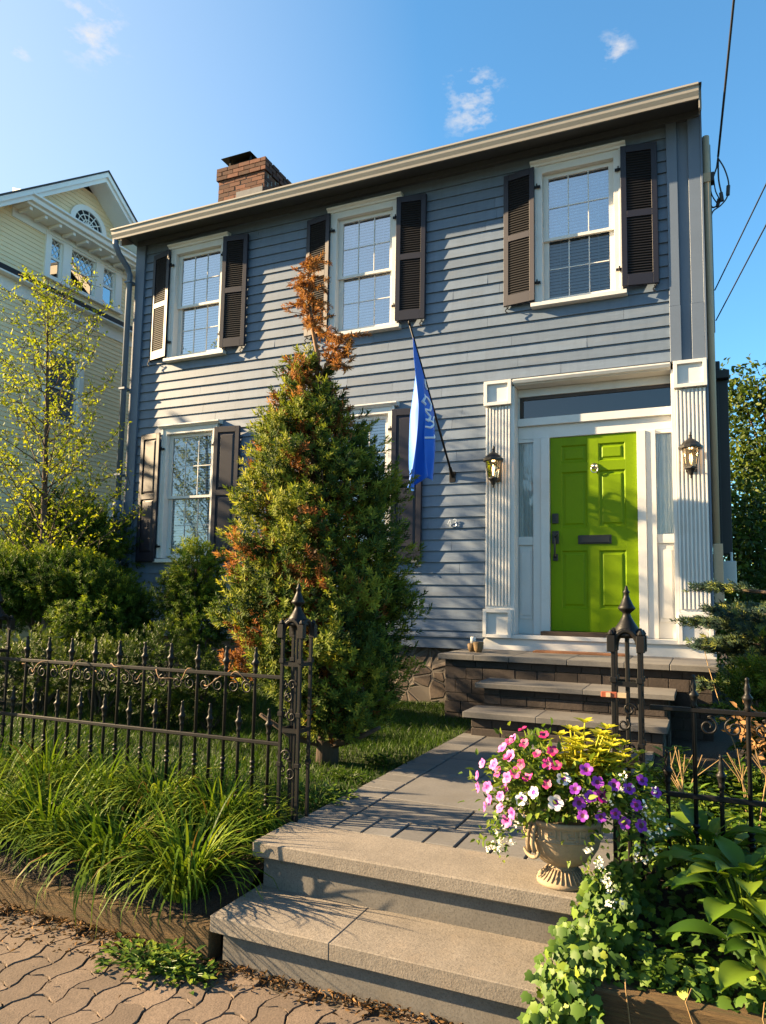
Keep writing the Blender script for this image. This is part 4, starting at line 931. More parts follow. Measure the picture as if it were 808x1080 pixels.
# ================================================================ URN
UX, UY, UZ = .492, -4.625, -.798
ur = thing('urn', 'tan cast stone urn with a Greek key band standing on the upper step', 'urn', (UX, UY, UZ))
b = MB(); b.lathe([(.098, UZ), (.100, UZ+.85*.012), (.094, UZ+.85*.022), (.080, UZ+.85*.034), (.058, UZ+.85*.062), (.046, UZ+.85*.076), (.050, UZ+.85*.084), (.060, UZ+.85*.088), (.085, UZ+.85*.098), (.112, UZ+.85*.125), (.133, UZ+.85*.165), (.143, UZ+.85*.205), (.146, UZ+.85*.215), (.144, UZ+.85*.217), (.146, UZ+.85*.270), (.150, UZ+.85*.273), (.158, UZ+.85*.285), (.158, UZ+.85*.297), (.145, UZ+.85*.30), (.135, UZ+.85*.28)], UX, UY, 40); b.build('bowl', M['urn'], ur, smooth=True)
b = MB()
for j in range(30):                                                   # gadroons on the foot
    a = 2*math.pi*j/30; b.tube([(UX+.093*math.cos(a), UY+.093*math.sin(a), UZ+.85*.022), (UX+.073*math.cos(a), UY+.073*math.sin(a), UZ+.85*.044), (UX+.055*math.cos(a), UY+.055*math.sin(a), UZ+.85*.068)], [.0045, .004, .003], 6)
b.build('fluted_foot', M['urn'], ur, smooth=True)
key = [(0, 0), (0, 1), (1.0, 1), (1.0, .3), (.5, .3), (.5, .62), (.72, .62)]
b = MB()
for j in range(13):
    a0 = 2*math.pi*j/13
    def kp(u, v): a = a0+u*.36; return (UX+.1465*math.cos(a), UY+.1465*math.sin(a), UZ+.85*.224+v*.040)
    for i in range(len(key)-1):
        P = [kp(key[i][0]+(key[i+1][0]-key[i][0])*t_/3, key[i][1]+(key[i+1][1]-key[i][1])*t_/3) for t_ in range(4)]; b.tube(P, .0042, 4)
    b.tube([kp(1.0, 0), kp(1.1, 0), kp(1.2, 0), kp(1.34, 0)], .0042, 4)
for v in (-.16, 1.16): b.tube([(UX+.1462*math.cos(2*math.pi*i/48), UY+.1462*math.sin(2*math.pi*i/48), UZ+.85*.224+v*.040) for i in range(49)], .0045, 4)
b.build('key_band', M['urn'], ur)
for a in (rad(-125), rad(55)):
    b = MB(); ca, sa = math.cos(a), math.sin(a)
    def hp(r, z, t_=0): return (UX+r*ca-t_*sa, UY+r*sa+t_*ca, UZ+.85*z)
    for t_ in (-.012, .012): b.tube([hp(.152, .285, t_), hp(.166, .24, t_), hp(.168, .20, t_), hp(.16, .165, t_*1.3)], .009, 6)
    b.tube([hp(.157, .165, .04*math.cos(q)) if False else hp(.160+.0*q, .170-.03*math.sin(q), .036*math.cos(q)) for q in [i*math.pi/10 for i in range(11)]], .008, 6)
    b.build('handle', M['urn'], ur, smooth=True)

# ================================================================ FLOWERS IN THE URN
def rand_dirs(n, up=0.0):
    d = RNG.normal(size=(n, 3)); d[:, 2] += up; return unit(d)
LV, LF = t_leaf(.55, .10, .12)
def flower_mesh(name, r, mat, throat, lobes=5, cup=.25):
    b = MB(); n = lobes*6; vs = [(0, 0, -.35*r)]; ring1 = []; ring2 = []
    for i in range(n):
        a = 2*math.pi*i/n; k = abs(math.sin(a*lobes/2))**.55; rr = r*(.72+.28*k)
        ring1.append((.38*r*math.cos(a), .38*r*math.sin(a), -.02*r)); ring2.append((rr*math.cos(a), rr*math.sin(a), r*(cup*.5*k-.04+.06*math.sin(a*3))))
    vs += ring1+ring2
    b.add(vs, [(0, 1+i, 1+(i+1) % n) for i in range(n)], 1, .5); b.v, base = b.v, 0
    for i in range(n): b.f.append((1+i, 1+n+i, 1+n+(i+1) % n, 1+(i+1) % n)); b.m.append(0); b.t.append(.5+.4*math.sin(i*1.3))
    return b, [M[mat], M[throat]]
def petunia(label, mat, throat, pts, r, group='petunias and companions in the urn', leafcol='urnleaf', nleaf=200, cat='flowers', spread=.07, stems=True):
    base = np.mean(np.array(pts), axis=0); t = thing('petunia_plant', label, cat, (UX+(base[0]-UX)*.4, UY+(base[1]-UY)*.4, UZ-.045+.28))
    fb, mats = flower_mesh('flower', r, mat, throat); proto = None; org = ORG[t.name]
    for i, p in enumerate(pts):
        if proto is None:
            me_parent = t; me = bpy.data.meshes.new('flower'); me.from_pydata(fb.v, [], fb.f); me.polygons.foreach_set('material_index', fb.m)
            a = me.attributes.new('tint', 'FLOAT', 'FACE'); a.data.foreach_set('value', fb.t); me.polygons.foreach_set('use_smooth', [True]*len(me.polygons)); proto = me
            for m_ in mats: me.materials.append(m_)
        o = bpy.data.objects.new('flower', proto); COL.objects.link(o); o.parent = t
        d = Vector(p)-Vector((UX, UY, UZ-.045+.33)); d = (d.normalized()+Vector((-.25, -.65, .30))+Vector((random.gauss(0, .25), random.gauss(0, .25), random.gauss(0, .25)))).normalized()
        q = d.to_track_quat('Z', 'Y').to_matrix().to_4x4()@Matrix.Rotation(random.random()*6, 4, 'Z'); k = random.uniform(.85, 1.12)
        o.matrix_local = Matrix.Translation(Vector(p)-org)@q@Matrix.Scale(k, 4)
    P = []; Dn = []
    for p in pts:
        m_ = max(3, int(nleaf/len(pts)))
        c = np.array(p); inner = np.array((UX, UY, UZ-.045+.33)); tt = RNG.random((m_, 1))**.7*.85
        pp = c+(inner-c)*tt+RNG.normal(size=(m_, 3))*spread*.55; P.append(pp); Dn.append(unit(pp-inner)+RNG.normal(size=(m_, 3))*.6)
    P = np.concatenate(P); Dn = np.concatenate(Dn); Mx = frames_zy(Dn, rand_dirs(len(P), 1.2))
    parts = [scatter(LV, LF, P, Mx, RNG.uniform(.022, .045, len(P)), RNG.random(len(P)))]
    leaf_obj('foliage', parts, [M[leafcol]], t)
def pp(px, py, dy=0.0):
    """a point on the flower mound: offsets in metres from the urn axis (right, up) with a depth"""
    return None
def mound(n, x0, x1, z0, z1, seed, front=True):
    r = random.Random(seed); out = []
    while len(out) < n:
        x = r.uniform(x0, x1); z = r.uniform(z0, z1); X = (x-.02)/.35; Z_ = (z-.40)/.24
        if X*X+Z_*Z_ > 1.05: continue
        y = -.22*math.sqrt(max(0, 1.05-X*X-Z_*Z_))-.03
        if all((x-a)**2+(z-c)**2 > .0018 for a, _, c in out): out.append((x, y, z))
    # turn so that the mound's front looks at the street side of the walk
    ca, sa = math.cos(rad(14)), math.sin(rad(14)); return [(UX+x*ca+y*sa*-1*-1*.0+(-y)*sa*.0+x*0, UY+y+x*sa*.0, UZ-.045+z) for x, y, z in out]
petunia('white petunias in the middle of the urn, above the bowl rim', 'pwhite', 'ppurp', [(UX-.115, UY-.20, UZ-.045+.385), (UX-.065, UY-.22, UZ-.045+.42), (UX+.015, UY-.225, UZ-.045+.395), (UX+.04, UY-.20, UZ-.045+.475)], .027)
petunia('hot magenta petunias left of the urn centre, above the white ones', 'pmag', 'pthroat', [(UX-.145, UY-.17, UZ-.045+.47), (UX-.095, UY-.185, UZ-.045+.465), (UX+.17, UY-.19, UZ-.045+.43), (UX-.02, UY-.18, UZ-.045+.52), (UX-.22, UY-.14, UZ-.045+.46)], .026)
petunia('pale pink petunias hanging over the left side of the urn', 'ppink', 'pmag', mound(15, -.37, -.15, .27, .60, 4)+[(UX-.19, UY-.15, UZ-.045+.40)], .023)
petunia('small crimson pink blooms at the top left of the urn planting', 'pred', 'pthroat', mound(9, -.20, .02, .50, .62, 8)+[(UX-.02, UY-.20, UZ-.045+.45)], .021)
petunia('purple petunias massed on the right side of the urn', 'ppurp', 'pthroat', mound(15, .09, .37, .33, .52, 6), .0235)
# golden foliage plant
t = thing('foliage_plant', 'golden yellow leafy plant rising at the top of the urn', 'plant', (UX+.08, UY, UZ-.045+.28)); parts = []; b = MB()
for k in range(52):
    a = random.random()*6.28; r = random.uniform(.02, .20); top = Vector((UX+.10+r*math.cos(a), UY+.02+r*.7*math.sin(a), UZ-.045+random.uniform(.54, .66)-r*.45)); bs_ = Vector((UX+.06, UY, UZ-.045+.30))
    b.tube([bs_, bs_.lerp(top, .5)+Vector((0, 0, .03)), top], .003, 4)
    for lv in range(4):
        f = 1-lv*.2; c = bs_.lerp(top, f); n_ = 6 if lv == 0 else 5
        ang = np.array([2*math.pi*i/n_+lv*.6+random.random() for i in range(n_)]); D = np.stack([np.cos(ang), np.sin(ang), np.full(n_, .55 if lv == 0 else .15)], 1)
        parts.append(scatter(LV, LF, np.tile(np.array(c), (n_, 1)), frames_zy(D, np.tile([0, 0, 1.], (n_, 1))+D*.1), RNG.uniform(.042, .066, n_)*(.8 if lv == 0 else 1), RNG.random(n_)))
leaf_obj('foliage', parts, [M['gold']], t); b.build('stem', M['gold'], t)
def alyssum(label, pts, n, seed):
    t = thing('alyssum_plant', label, 'flowers', tuple(np.mean(pts, axis=0))); r = np.random.default_rng(seed); P = []; c = []
    for p in pts:
        for k in range(n): q = np.array(p)+r.normal(size=3)*.028; P.append(q+r.normal(size=(9, 3))*.008)
    P = np.concatenate(P); V, F = [(0, -.5, 0), (.5, 0, .1), (0, .5, 0), (-.5, 0, .1)], [(0, 1, 2, 3)]
    leaf_obj('blossom', [scatter(V, F, P, frames(unit(rand_dirs(len(P))+np.array([-.4, -.9, .5]))), r.uniform(.008, .013, len(P)), r.random(len(P)))], [M['palys']], t)
    Q = np.concatenate([np.array(p)+r.normal(size=(40, 3))*.034+np.array([0, .02, 0]) for p in pts]); leaf_obj('foliage', [scatter(LV, LF, Q, frames_zy(rand_dirs(len(Q), -.2), rand_dirs(len(Q), 1)), r.uniform(.018, .03, len(Q)), r.random(len(Q)))], [M['urnleaf']], t)
alyssum('white alyssum trailing down the left front of the urn', [(UX-.20, UY-.13, UZ-.045+.29), (UX-.235, UY-.10, UZ-.045+.23), (UX-.25, UY-.09, UZ-.045+.17), (UX-.15, UY-.17, UZ-.045+.32)], 5, 1)
alyssum('white alyssum trailing down the right side of the urn', [(UX+.22, UY-.15, UZ-.045+.46), (UX+.17, UY-.17, UZ-.045+.44), (UX+.12, UY-.17, UZ-.045+.43), (UX+.31, UY-.12, UZ-.045+.40), (UX+.34, UY-.10, UZ-.045+.33), (UX+.14, UY-.20, UZ-.045+.20), (UX+.17, UY-.18, UZ-.045+.12), (UX+.22, UY-.16, UZ-.045+.08), (UX+.30, UY-.12, UZ-.045+.22)], 4, 2)
t = thing('urn_greenery', 'mixed green trailing leaves filling the urn beneath the flowers', 'plant', (UX, UY, UZ-.045+.28)); n = 2600
d = rand_dirs(n, .25); P = np.array([UX+.015, UY, UZ-.045+.40])+d*np.array([.32, .22, .21])*RNG.uniform(.55, 1.0, (n, 1)); keep = (P[:, 2] > UZ-.045+.325) | ((np.abs(P[:, 0]-UX) > .20) & (P[:, 2] > UZ-.045+.25)); keep &= ~((P[:, 0] > UX-.06) & (P[:, 0] < UX+.26) & (P[:, 2] > UZ-.045+.46)); P = P[keep]; d = d[keep]
leaf_obj('foliage', [scatter(LV, LF, P, frames_zy(unit(d+rand_dirs(len(P))*.8), rand_dirs(len(P), 1)), RNG.uniform(.02, .042, len(P)), RNG.random(len(P)))], [M['urnleaf']], t)
# ================================================================ VEGETATION
SPR = [t_blade_sprig(10, .48, .19, s, 1.05) for s in range(4)]
SPRW = [t_blade_sprig(11, .50, .16, s+10, 1.05) for s in range(4)]
SPN = [t_blade_sprig(12, .42, .15, s+20, 1.1) for s in range(4)]
ROS = [t_blade_sprig(9, .52, .21, s+30, 1.2) for s in range(4)]
def branchlets(P, D, L, n, wide, seed=0):
    """short shoots: n rosettes along each shoot, fanning out towards its tip"""
    D = unit(D); m = len(P); t = np.tile(np.linspace(.1, 1, n), m); PP = np.repeat(P, n, 0); DD = np.repeat(D, n, 0); LL = np.repeat(L, n)
    lat = rand_dirs(len(PP)); lat -= DD*np.sum(lat*DD, 1, keepdims=True); w = (np.repeat(L, n)*wide*(1.1-.8*t)*np.where(t > .9, .15, 1))[:, None]
    return PP+DD*(LL*t)[:, None]+lat*w, unit(DD+lat*.75*(1.1-t)[:, None]+rand_dirs(len(PP))*.25+np.array([0, 0, .15])), t
def tufts(P, D, size, tint, T=SPR, midx=None):
    out = []; idx = RNG.integers(0, len(T), len(P))
    for k, (V, F) in enumerate(T):
        s = idx == k
        if s.any(): out.append(scatter(V, F, P[s], frames(D[s]), size[s], tint[s], None if midx is None else midx[s]))
    return out
def lump(d, seed, amp=.18, f=3.0):
    r = np.random.default_rng(seed); v = np.zeros(len(d))
    for k in range(6): w = r.normal(size=3)*f*(1+.5*k); v += np.sin(d@w+r.random()*6.28)/(1+.5*k)
    return 1+amp*v/2.0
def blob_points(c, r, n, seed, amp=.2, inner=.45, zmin=None):
    d = rand_dirs(n); L = lump(d, seed, amp); t = RNG.random(n)**.45; t = inner+(1-inner)*t
    P = np.array(c)+d*np.array(r)*(L*t)[:, None]; D = unit(d*1.0/np.array(r)*np.mean(r)+rand_dirs(n)*.55+np.array([0, 0, .35]))
    if zmin is not None: k = P[:, 2] > zmin; P, D = P[k], D[k]
    return P, D
def limbs(b, base, tips, r0, r1=.006, sag=.0):
    for tp in tips:
        base_, tp_ = Vector(base), Vector(tp); mid = base_.lerp(tp_, .5)+Vector((random.uniform(-.05, .05), random.uniform(-.05, .05), sag)); b.tube([base_, mid, tp_], [r0, (r0+r1)/2, r1], 5)

# ---- conifer by the walk
CX, CY, CZ = -1.35, -3.1, -.84
t = thing('conifer_tree', 'bushy conical evergreen with rust brown patches and a dead orange leader beside the walk', 'tree', (CX, CY, CZ))
prof = [(-.62, -1.28, .26), (-.50, -1.28, .40), (-.28, -1.36, .56), (0.0, -1.44, .68), (.30, -1.45, .68), (.62, -1.45, .63), (1.0, -1.46, .57), (1.25, -1.50, .47), (1.5, -1.55, .34), (1.75, -1.59, .18), (1.95, -1.60, .05)]
pz = np.array([p[0] for p in prof]); pxx = np.array([p[1] for p in prof]); pr_ = np.array([p[2] for p in prof])
def coniferpts(n, inner, seed):
    z = RNG.uniform(-.62, 2.0, n*3); rr = np.interp(z, pz, pr_); keep = RNG.random(len(z)) < rr/.82; z = z[keep][:n]; rr = rr[keep][:n]; a = RNG.random(len(z))*2*math.pi
    d = np.stack([np.cos(a), np.sin(a), z*1.6], 1); L = lump(d, seed, .26, 3.2); t_ = inner+(1-inner)*RNG.random(len(z))**.5; R = rr*L*t_*np.where(np.sin(a) < 0, .80, .80)
    P = np.stack([np.interp(z, pz, pxx)+R*np.cos(a)*1.02, CY+R*np.sin(a)*1.0, z], 1)
    D = unit(np.stack([np.cos(a), np.sin(a), np.full(len(z), .75)], 1)+rand_dirs(len(z))*.5); return P, D, t_
P, D, tt = coniferpts(1750, .40, 3)
brn = np.zeros(len(P), bool)
for c, r in (((-1.95, -3.55, .62), .20), ((-2.05, -3.4, .42), .20), ((-1.78, -3.65, .75), .17), ((-1.75, -3.6, .50), .16), ((-1.10, -3.62, .60), .11), ((-1.30, -3.75, .06), .14), ((-1.95, -3.5, -.22), .26), ((-1.75, -3.5, -.05), .16), ((-1.85, -3.3, .95), .10), ((-1.98, -3.3, 1.2), .1), ((-1.25, -3.7, .75), .12), ((-1.4, -3.6, 1.1), .10), ((-1.2, -3.6, .40), .1)):
    brn |= np.linalg.norm((P-np.array(c))*np.array([1, .6, 1]), axis=1) < r*RNG.uniform(.35, .98, len(P))
brn |= (tt < .68) & (RNG.random(len(P)) < .6)
brn |= (P[:, 2] > 1.55) & (RNG.random(len(P)) < .18)
P = P-unit(D)*.07; NB = 11; bt = RNG.normal(.45, .22, len(P)); BP, BD, bt_ = branchlets(P, D, RNG.uniform(.12, .24, len(P)), NB, .36)
tint = np.clip(np.repeat(bt, NB)+.22*(bt_-.5)+RNG.normal(0, .12, len(BP)), 0, 1)
leaf_obj('crown', tufts(BP, BD, RNG.uniform(.050, .085, len(BP)), tint, ROS, np.repeat(brn, NB).astype(int)), [M['conifer'], M['dead']], t)
b = MB(); b.tube([(CX, CY, CZ-.1), (CX+.01, CY, -.4), (-1.42, CY, .4), (-1.5, CY, 1.3), (-1.52, CY, 1.75)], [.085, .07, .055, .035, .022], 8)
for tp in ((-1.0, -3.3, -.52), (-.92, -3.2, -.55), (-1.7, -3.4, -.5), (-1.15, -2.8, -.45)): b.tube([(CX, CY, -.72), (CX+(tp[0]-CX)*.5, CY+(tp[1]-CY)*.5, -.66), tp], [.03, .022, .012], 6)
for k in range(70):
    z = random.uniform(-.4, 1.8); a = random.random()*6.28; R = float(np.interp(z, pz, pr_))*.85; x0 = float(np.interp(z-.25, [-.8, 2], [CX, -1.52])); limbs(b, (x0, CY, z-.25), [(float(np.interp(z, pz, pxx))+R*math.cos(a), CY+R*math.sin(a), z)], .012, .004)
b.build('trunk', M['bark'], t, smooth=True)
dl = MB(); lead = [(-1.52, CY, 1.72), (-1.50, CY, 2.0), (-1.56, CY, 2.25), (-1.60, CY, 2.5), (-1.575, CY, 2.74)]; dl.tube(lead, [.022, .018, .014, .010, .004], 6)
side = [(-1.50, CY, 1.80), (-1.42, CY-.03, 1.93), (-1.32, CY-.05, 2.05), (-1.24, CY-.06, 2.12)]; dl.tube(side, [.013, .010, .007, .004], 5); dl.tube([(-1.42, CY-.03, 1.93), (-1.30, CY-.05, 1.93), (-1.22, CY-.08, 1.88)], [.008, .006, .003], 5)
Pd = []; Dd = []
def dtw(p0, p1, n, sp):
    p0, p1 = np.array(p0), np.array(p1)
    for i in range(n):
        c = p0+(p1-p0)*random.random(); d = np.array([random.gauss(0, 1), random.gauss(0, 1), random.gauss(.25, .6)]); d /= np.linalg.norm(d); L = sp*random.uniform(.35, 1)
        e = c+d*L; dl.tube([tuple(c), tuple((c+e)/2+np.array([0, 0, .012])), tuple(e)], [.004, .003, .0015], 4)
        for q in range(6): f = .3+.7*q/5; Pd.append(c+(e-c)*f); Dd.append(d+np.array([random.gauss(0, .5), random.gauss(0, .5), random.gauss(0, .5)]))
dtw((-1.54, CY, 2.18), (-1.6, CY, 2.5), 40, .20); dtw((-1.6, CY, 2.48), (-1.575, CY, 2.74), 26, .13); dtw((-1.42, CY-.03, 1.95), (-1.24, CY-.06, 2.12), 26, .15); dtw((-1.30, CY-.05, 1.93), (-1.22, CY-.08, 1.88), 8, .10); dtw((-1.52, CY, 1.72), (-1.50, CY, 2.0), 9, .13)
dd_ = dl.build('dead_leader', M['twig'], t, smooth=True); Pd = np.array(Pd); Dd = np.array(Dd)
leaf_obj('dead_needles', tufts(Pd, Dd, RNG.uniform(.035, .075, len(Pd)), RNG.uniform(.35, 1, len(Pd)), SPR), [M['dead']], dd_)

# ---- yellow green sapling at left
SX, SY = -5.95, -1.5
t = thing('sapling', 'slender young tree with sparse yellow green spring leaves before the cream house', 'tree', (SX, SY, -.83))
b = MB(); tr = [(SX+.02, SY, -.85), (SX, SY, .4), (SX-.06, SY, 1.4), (SX-.10, SY, 2.4), (SX-.17, SY, 3.3), (SX-.22, SY, 4.07)]; b.tube(tr, [.05, .042, .033, .024, .014, .004], 7)
P = []; 
def tp_(z): zs_ = [p[2] for p in tr]; return Vector((float(np.interp(z, zs_, [p[0] for p in tr])), SY, z))
for k in range(52):
    z = .35+3.5*(k/51)**1.0+random.uniform(-.05, .05); f = (3.95-z)/3.4; L = .32+1.22*max(0, f)**.6*random.uniform(.65, 1.12); a = k*2.4+random.uniform(-.3, .3); el = rad(random.uniform(26, 48))
    s = tp_(z); d = Vector((math.cos(a)*math.cos(el), math.sin(a)*math.cos(el)*.9, math.sin(el))); pts = [s]
    for q in range(1, 7): pts.append(s+d*L*q/6+Vector((0, 0, .10*L*(q/6)**2))+Vector((random.gauss(0, .012), random.gauss(0, .012), random.gauss(0, .012))))
    b.tube(pts, [.012*(.4+.6*f)]+[.011*(.4+.6*f)*(1-q/7) for q in range(1, 7)], 5)
    for q in range(int(7+17*L)):
        u = random.uniform(.18, 1)*6; i = min(5, int(u)); c = pts[i].lerp(pts[i+1], u-i)
        if random.random() < .55 and L > .4:
            e = c+Vector((random.gauss(0, 1), random.gauss(0, 1), random.gauss(.5, .8))).normalized()*random.uniform(.08, .28); b.tube([c, e], [.004, .002], 4); m_ = 4
            for w in range(m_): P.append(c.lerp(e, .3+.7*w/(m_-1)))
        else: P.append(c)
Q = np.repeat(np.array([tuple(p) for p in P]), 2, axis=0); Q += RNG.normal(size=Q.shape)*.026
leaf_obj('leaves', [scatter(LV, LF, Q, frames_zy(rand_dirs(len(Q), .4), rand_dirs(len(Q), 1)), RNG.uniform(.028, .056, len(Q)), np.clip(RNG.normal(.5, .25, len(Q)), 0, 1))], [M['spring']], t)
b.build('trunk', M['bark'], t, smooth=True)

# ---- yew hedge shrubs and understory
def shrub(name, label, blobs, dens, size, mat, T, cat='shrub', stems=(), group=None, amp=.22):
    c0 = blobs[0]; t = thing(name, label, cat, (c0[0], c0[1], -.83), group); parts = []
    for i, (x, y, z, rx, ry, rz) in enumerate(blobs):
        n = int(dens*(rx*ry+rx*rz+ry*rz)*1.0); P, D = blob_points((x, y, z), (rx*.9, ry*.9, rz*.9), n, hash((round(x, 2), i)) % 999, amp, .4, -.82)
        # light and dark shoots grow in patches; higher shoots lightened to imitate sunlit tops
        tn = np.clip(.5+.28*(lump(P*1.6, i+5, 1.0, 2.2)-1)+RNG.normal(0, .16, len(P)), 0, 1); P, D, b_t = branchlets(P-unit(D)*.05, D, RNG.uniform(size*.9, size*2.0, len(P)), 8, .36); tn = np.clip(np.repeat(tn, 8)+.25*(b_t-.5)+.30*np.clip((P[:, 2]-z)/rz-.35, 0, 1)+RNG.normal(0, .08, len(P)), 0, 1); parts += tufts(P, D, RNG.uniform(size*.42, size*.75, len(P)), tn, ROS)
    leaf_obj('foliage', parts, [M[mat]], t); b = MB()
    for s in stems: b.tube(s[0], s[1], 6)
    for (x, y, z, rx, ry, rz) in blobs: limbs(b, (x, y, max(-.85, z-rz-.15)), [(x+random.uniform(-.7, .7)*rx, y+random.uniform(-.7, .7)*ry, z+random.uniform(-.3, .6)*rz) for _ in range(9)], .018)
    b.build('stem', M['bark'], t, smooth=True); return t
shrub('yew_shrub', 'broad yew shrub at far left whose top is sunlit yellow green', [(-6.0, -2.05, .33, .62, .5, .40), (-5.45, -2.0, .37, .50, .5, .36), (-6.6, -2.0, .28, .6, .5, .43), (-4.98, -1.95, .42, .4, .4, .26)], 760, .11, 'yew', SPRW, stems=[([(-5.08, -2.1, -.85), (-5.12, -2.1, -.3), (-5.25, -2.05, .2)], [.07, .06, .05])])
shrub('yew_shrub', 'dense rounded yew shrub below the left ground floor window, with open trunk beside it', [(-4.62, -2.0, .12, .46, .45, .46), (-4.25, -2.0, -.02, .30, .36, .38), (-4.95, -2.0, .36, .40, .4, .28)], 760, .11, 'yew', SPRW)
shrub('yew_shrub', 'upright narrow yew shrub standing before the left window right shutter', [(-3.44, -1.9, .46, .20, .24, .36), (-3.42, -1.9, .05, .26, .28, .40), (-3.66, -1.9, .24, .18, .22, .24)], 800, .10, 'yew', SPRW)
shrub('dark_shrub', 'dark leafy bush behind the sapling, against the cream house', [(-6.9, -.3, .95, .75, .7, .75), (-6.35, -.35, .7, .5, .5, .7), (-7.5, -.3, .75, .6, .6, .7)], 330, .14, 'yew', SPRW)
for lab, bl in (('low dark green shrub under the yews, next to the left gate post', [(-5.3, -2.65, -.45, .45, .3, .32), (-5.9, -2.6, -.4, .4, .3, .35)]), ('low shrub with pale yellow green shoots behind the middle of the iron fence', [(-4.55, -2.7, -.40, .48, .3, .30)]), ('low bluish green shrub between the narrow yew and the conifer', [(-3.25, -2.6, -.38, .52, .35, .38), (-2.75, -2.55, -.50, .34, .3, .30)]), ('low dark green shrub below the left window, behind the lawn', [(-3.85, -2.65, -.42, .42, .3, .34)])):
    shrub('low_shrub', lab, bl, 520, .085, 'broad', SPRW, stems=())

# ---- lawn grass
def blades(P, h, w, lean, tint, seg=2):
    n = len(P); a = RNG.random(n)*2*math.pi; la = RNG.random(n)*2*math.pi; side = np.stack([np.cos(a), np.sin(a), np.zeros(n)], 1); ld = np.stack([np.cos(la), np.sin(la), np.zeros(n)], 1)
    rows = []
    for i in range(seg+1):
        f = i/seg; c = P+np.array([0, 0, 1.])*(h*f*(1-.25*lean*f))[:, None]+ld*(h*lean*f*f)[:, None]; ww = (w*(1-f)**.7 if f < 1 else w*0+.0004)[:, None]; rows += [c-side*ww*.5, c+side*ww*.5]
    V = np.stack(rows, 1).reshape(-1, 3); k = 2*(seg+1); F = np.array([(2*i, 2*i+1, 2*i+3, 2*i+2) for i in range(seg)]); F = (F[None]+(np.arange(n)*k)[:, None, None]).reshape(-1, 4); return V, F, np.repeat(tint, seg), None
def gzv(P): return np.array([gz(x, y) for x, y in P])
n = 46000; XY = np.stack([RNG.uniform(-5.2, -.83, n), RNG.uniform(-4.25, -.15, n)], 1)
Pg = np.concatenate([XY, gzv(XY)[:, None]], 1); hh = RNG.uniform(.035, .075, n)*(1+.5*np.sin(XY[:, 0]*4+XY[:, 1]*3)*.5)
go = leaf_obj('grass', [blades(Pg, hh, RNG.uniform(.005, .009, n), RNG.uniform(.2, .9, n), np.clip(RNG.normal(.45, .22, n), 0, 1))], [M['grass']]); stuff(go); tag(go, 'short green lawn grass behind the left iron fence and along the walk', 'grass')

# ---- strappy grass clumps
def clump(name, seed, nb=330, L0=.40, spread=.085):
    n = nb; az = RNG.random(n)*2*math.pi; r = spread*np.sqrt(RNG.random(n)); bx, by = r*np.cos(az), r*np.sin(az); L = L0*RNG.uniform(.65, 1.2, n); el0 = np.radians(RNG.uniform(60, 89, n)-r/spread*14); az2 = az+RNG.normal(0, .45, n); k = RNG.uniform(.35, 1.75, n); w = RNG.uniform(.0065, .0125, n)
    seg = 7; pts = np.stack([bx, by, np.zeros(n)], 1); rows = []; e = el0.copy(); hd = np.stack([np.cos(az2), np.sin(az2)], 1); side = np.stack([-np.sin(az2), np.cos(az2), np.zeros(n)], 1)
    for i in range(seg+1):
        f = i/seg; ww = (w*(.55+.9*f*(1-f)*2)*(1-f**4) + .0003)[:, None]; rows += [pts-side*ww*.5, pts+side*ww*.5]
        pts = pts+np.stack([hd[:, 0]*np.cos(e), hd[:, 1]*np.cos(e), np.sin(e)], 1)*(L/seg)[:, None]; e = e-k*(.12+.42*f)
    V = np.stack(rows, 1).reshape(-1, 3); kk = 2*(seg+1); F = np.array([(2*i, 2*i+1, 2*i+3, 2*i+2) for i in range(seg)]); F = (F[None]+(np.arange(n)*kk)[:, None, None]).reshape(-1, 4)
    return mesh_np(name, V, F, np.repeat(np.clip(RNG.normal(.5, .24, n), 0, 1), seg))
CL = [clump('grass_clump', s, 320+30*s, .43+.02*s) for s in range(4)]
for me in CL: me.materials.append(M['lily'])
spots = [(-1.12, -4.84, 1.12, 'arching grass clump beside the concrete steps, at the right end of the bed'), (-1.56, -4.83, 1.16, 'big arching grass clump over the timber edging, second from the steps'), (-2.02, -4.80, 1.12, 'arching grass clump over the timber, third from the steps'), (-2.45, -4.78, 1.06, 'arching grass clump over the timber just beyond the left picture edge'),
         (-1.22, -4.47, .92, 'grass clump behind the front row, nearest the left gate post'), (-1.60, -4.47, .95, 'grass clump in the back row, second from the left gate post'), (-2.0, -4.46, .92, 'grass clump in the middle of the back row before the fence pickets'),
         (-2.42, -4.46, .95, 'grass clump in the back row towards the far left post'), (-2.80, -4.48, .95, 'grass clump at the foot of the far left gate post'), (-1.0, -4.48, .55, 'small grass tuft tucked between the left gate post and the front clump'), (-3.1, -4.7, 1.0, 'grass clump left of the far left gate post, mostly out of view')]
for i, (x, y, k, lab) in enumerate(spots):
    o = bpy.data.objects.new('grass_clump', CL[i % 4]); COL.objects.link(o); o.location = (x, y, gz(x, y)-.005); o.rotation_euler = (0, 0, i*1.37); o.scale = (k, k, k); tag(o, lab, 'grass clump', 'arching grass clumps in the front bed')
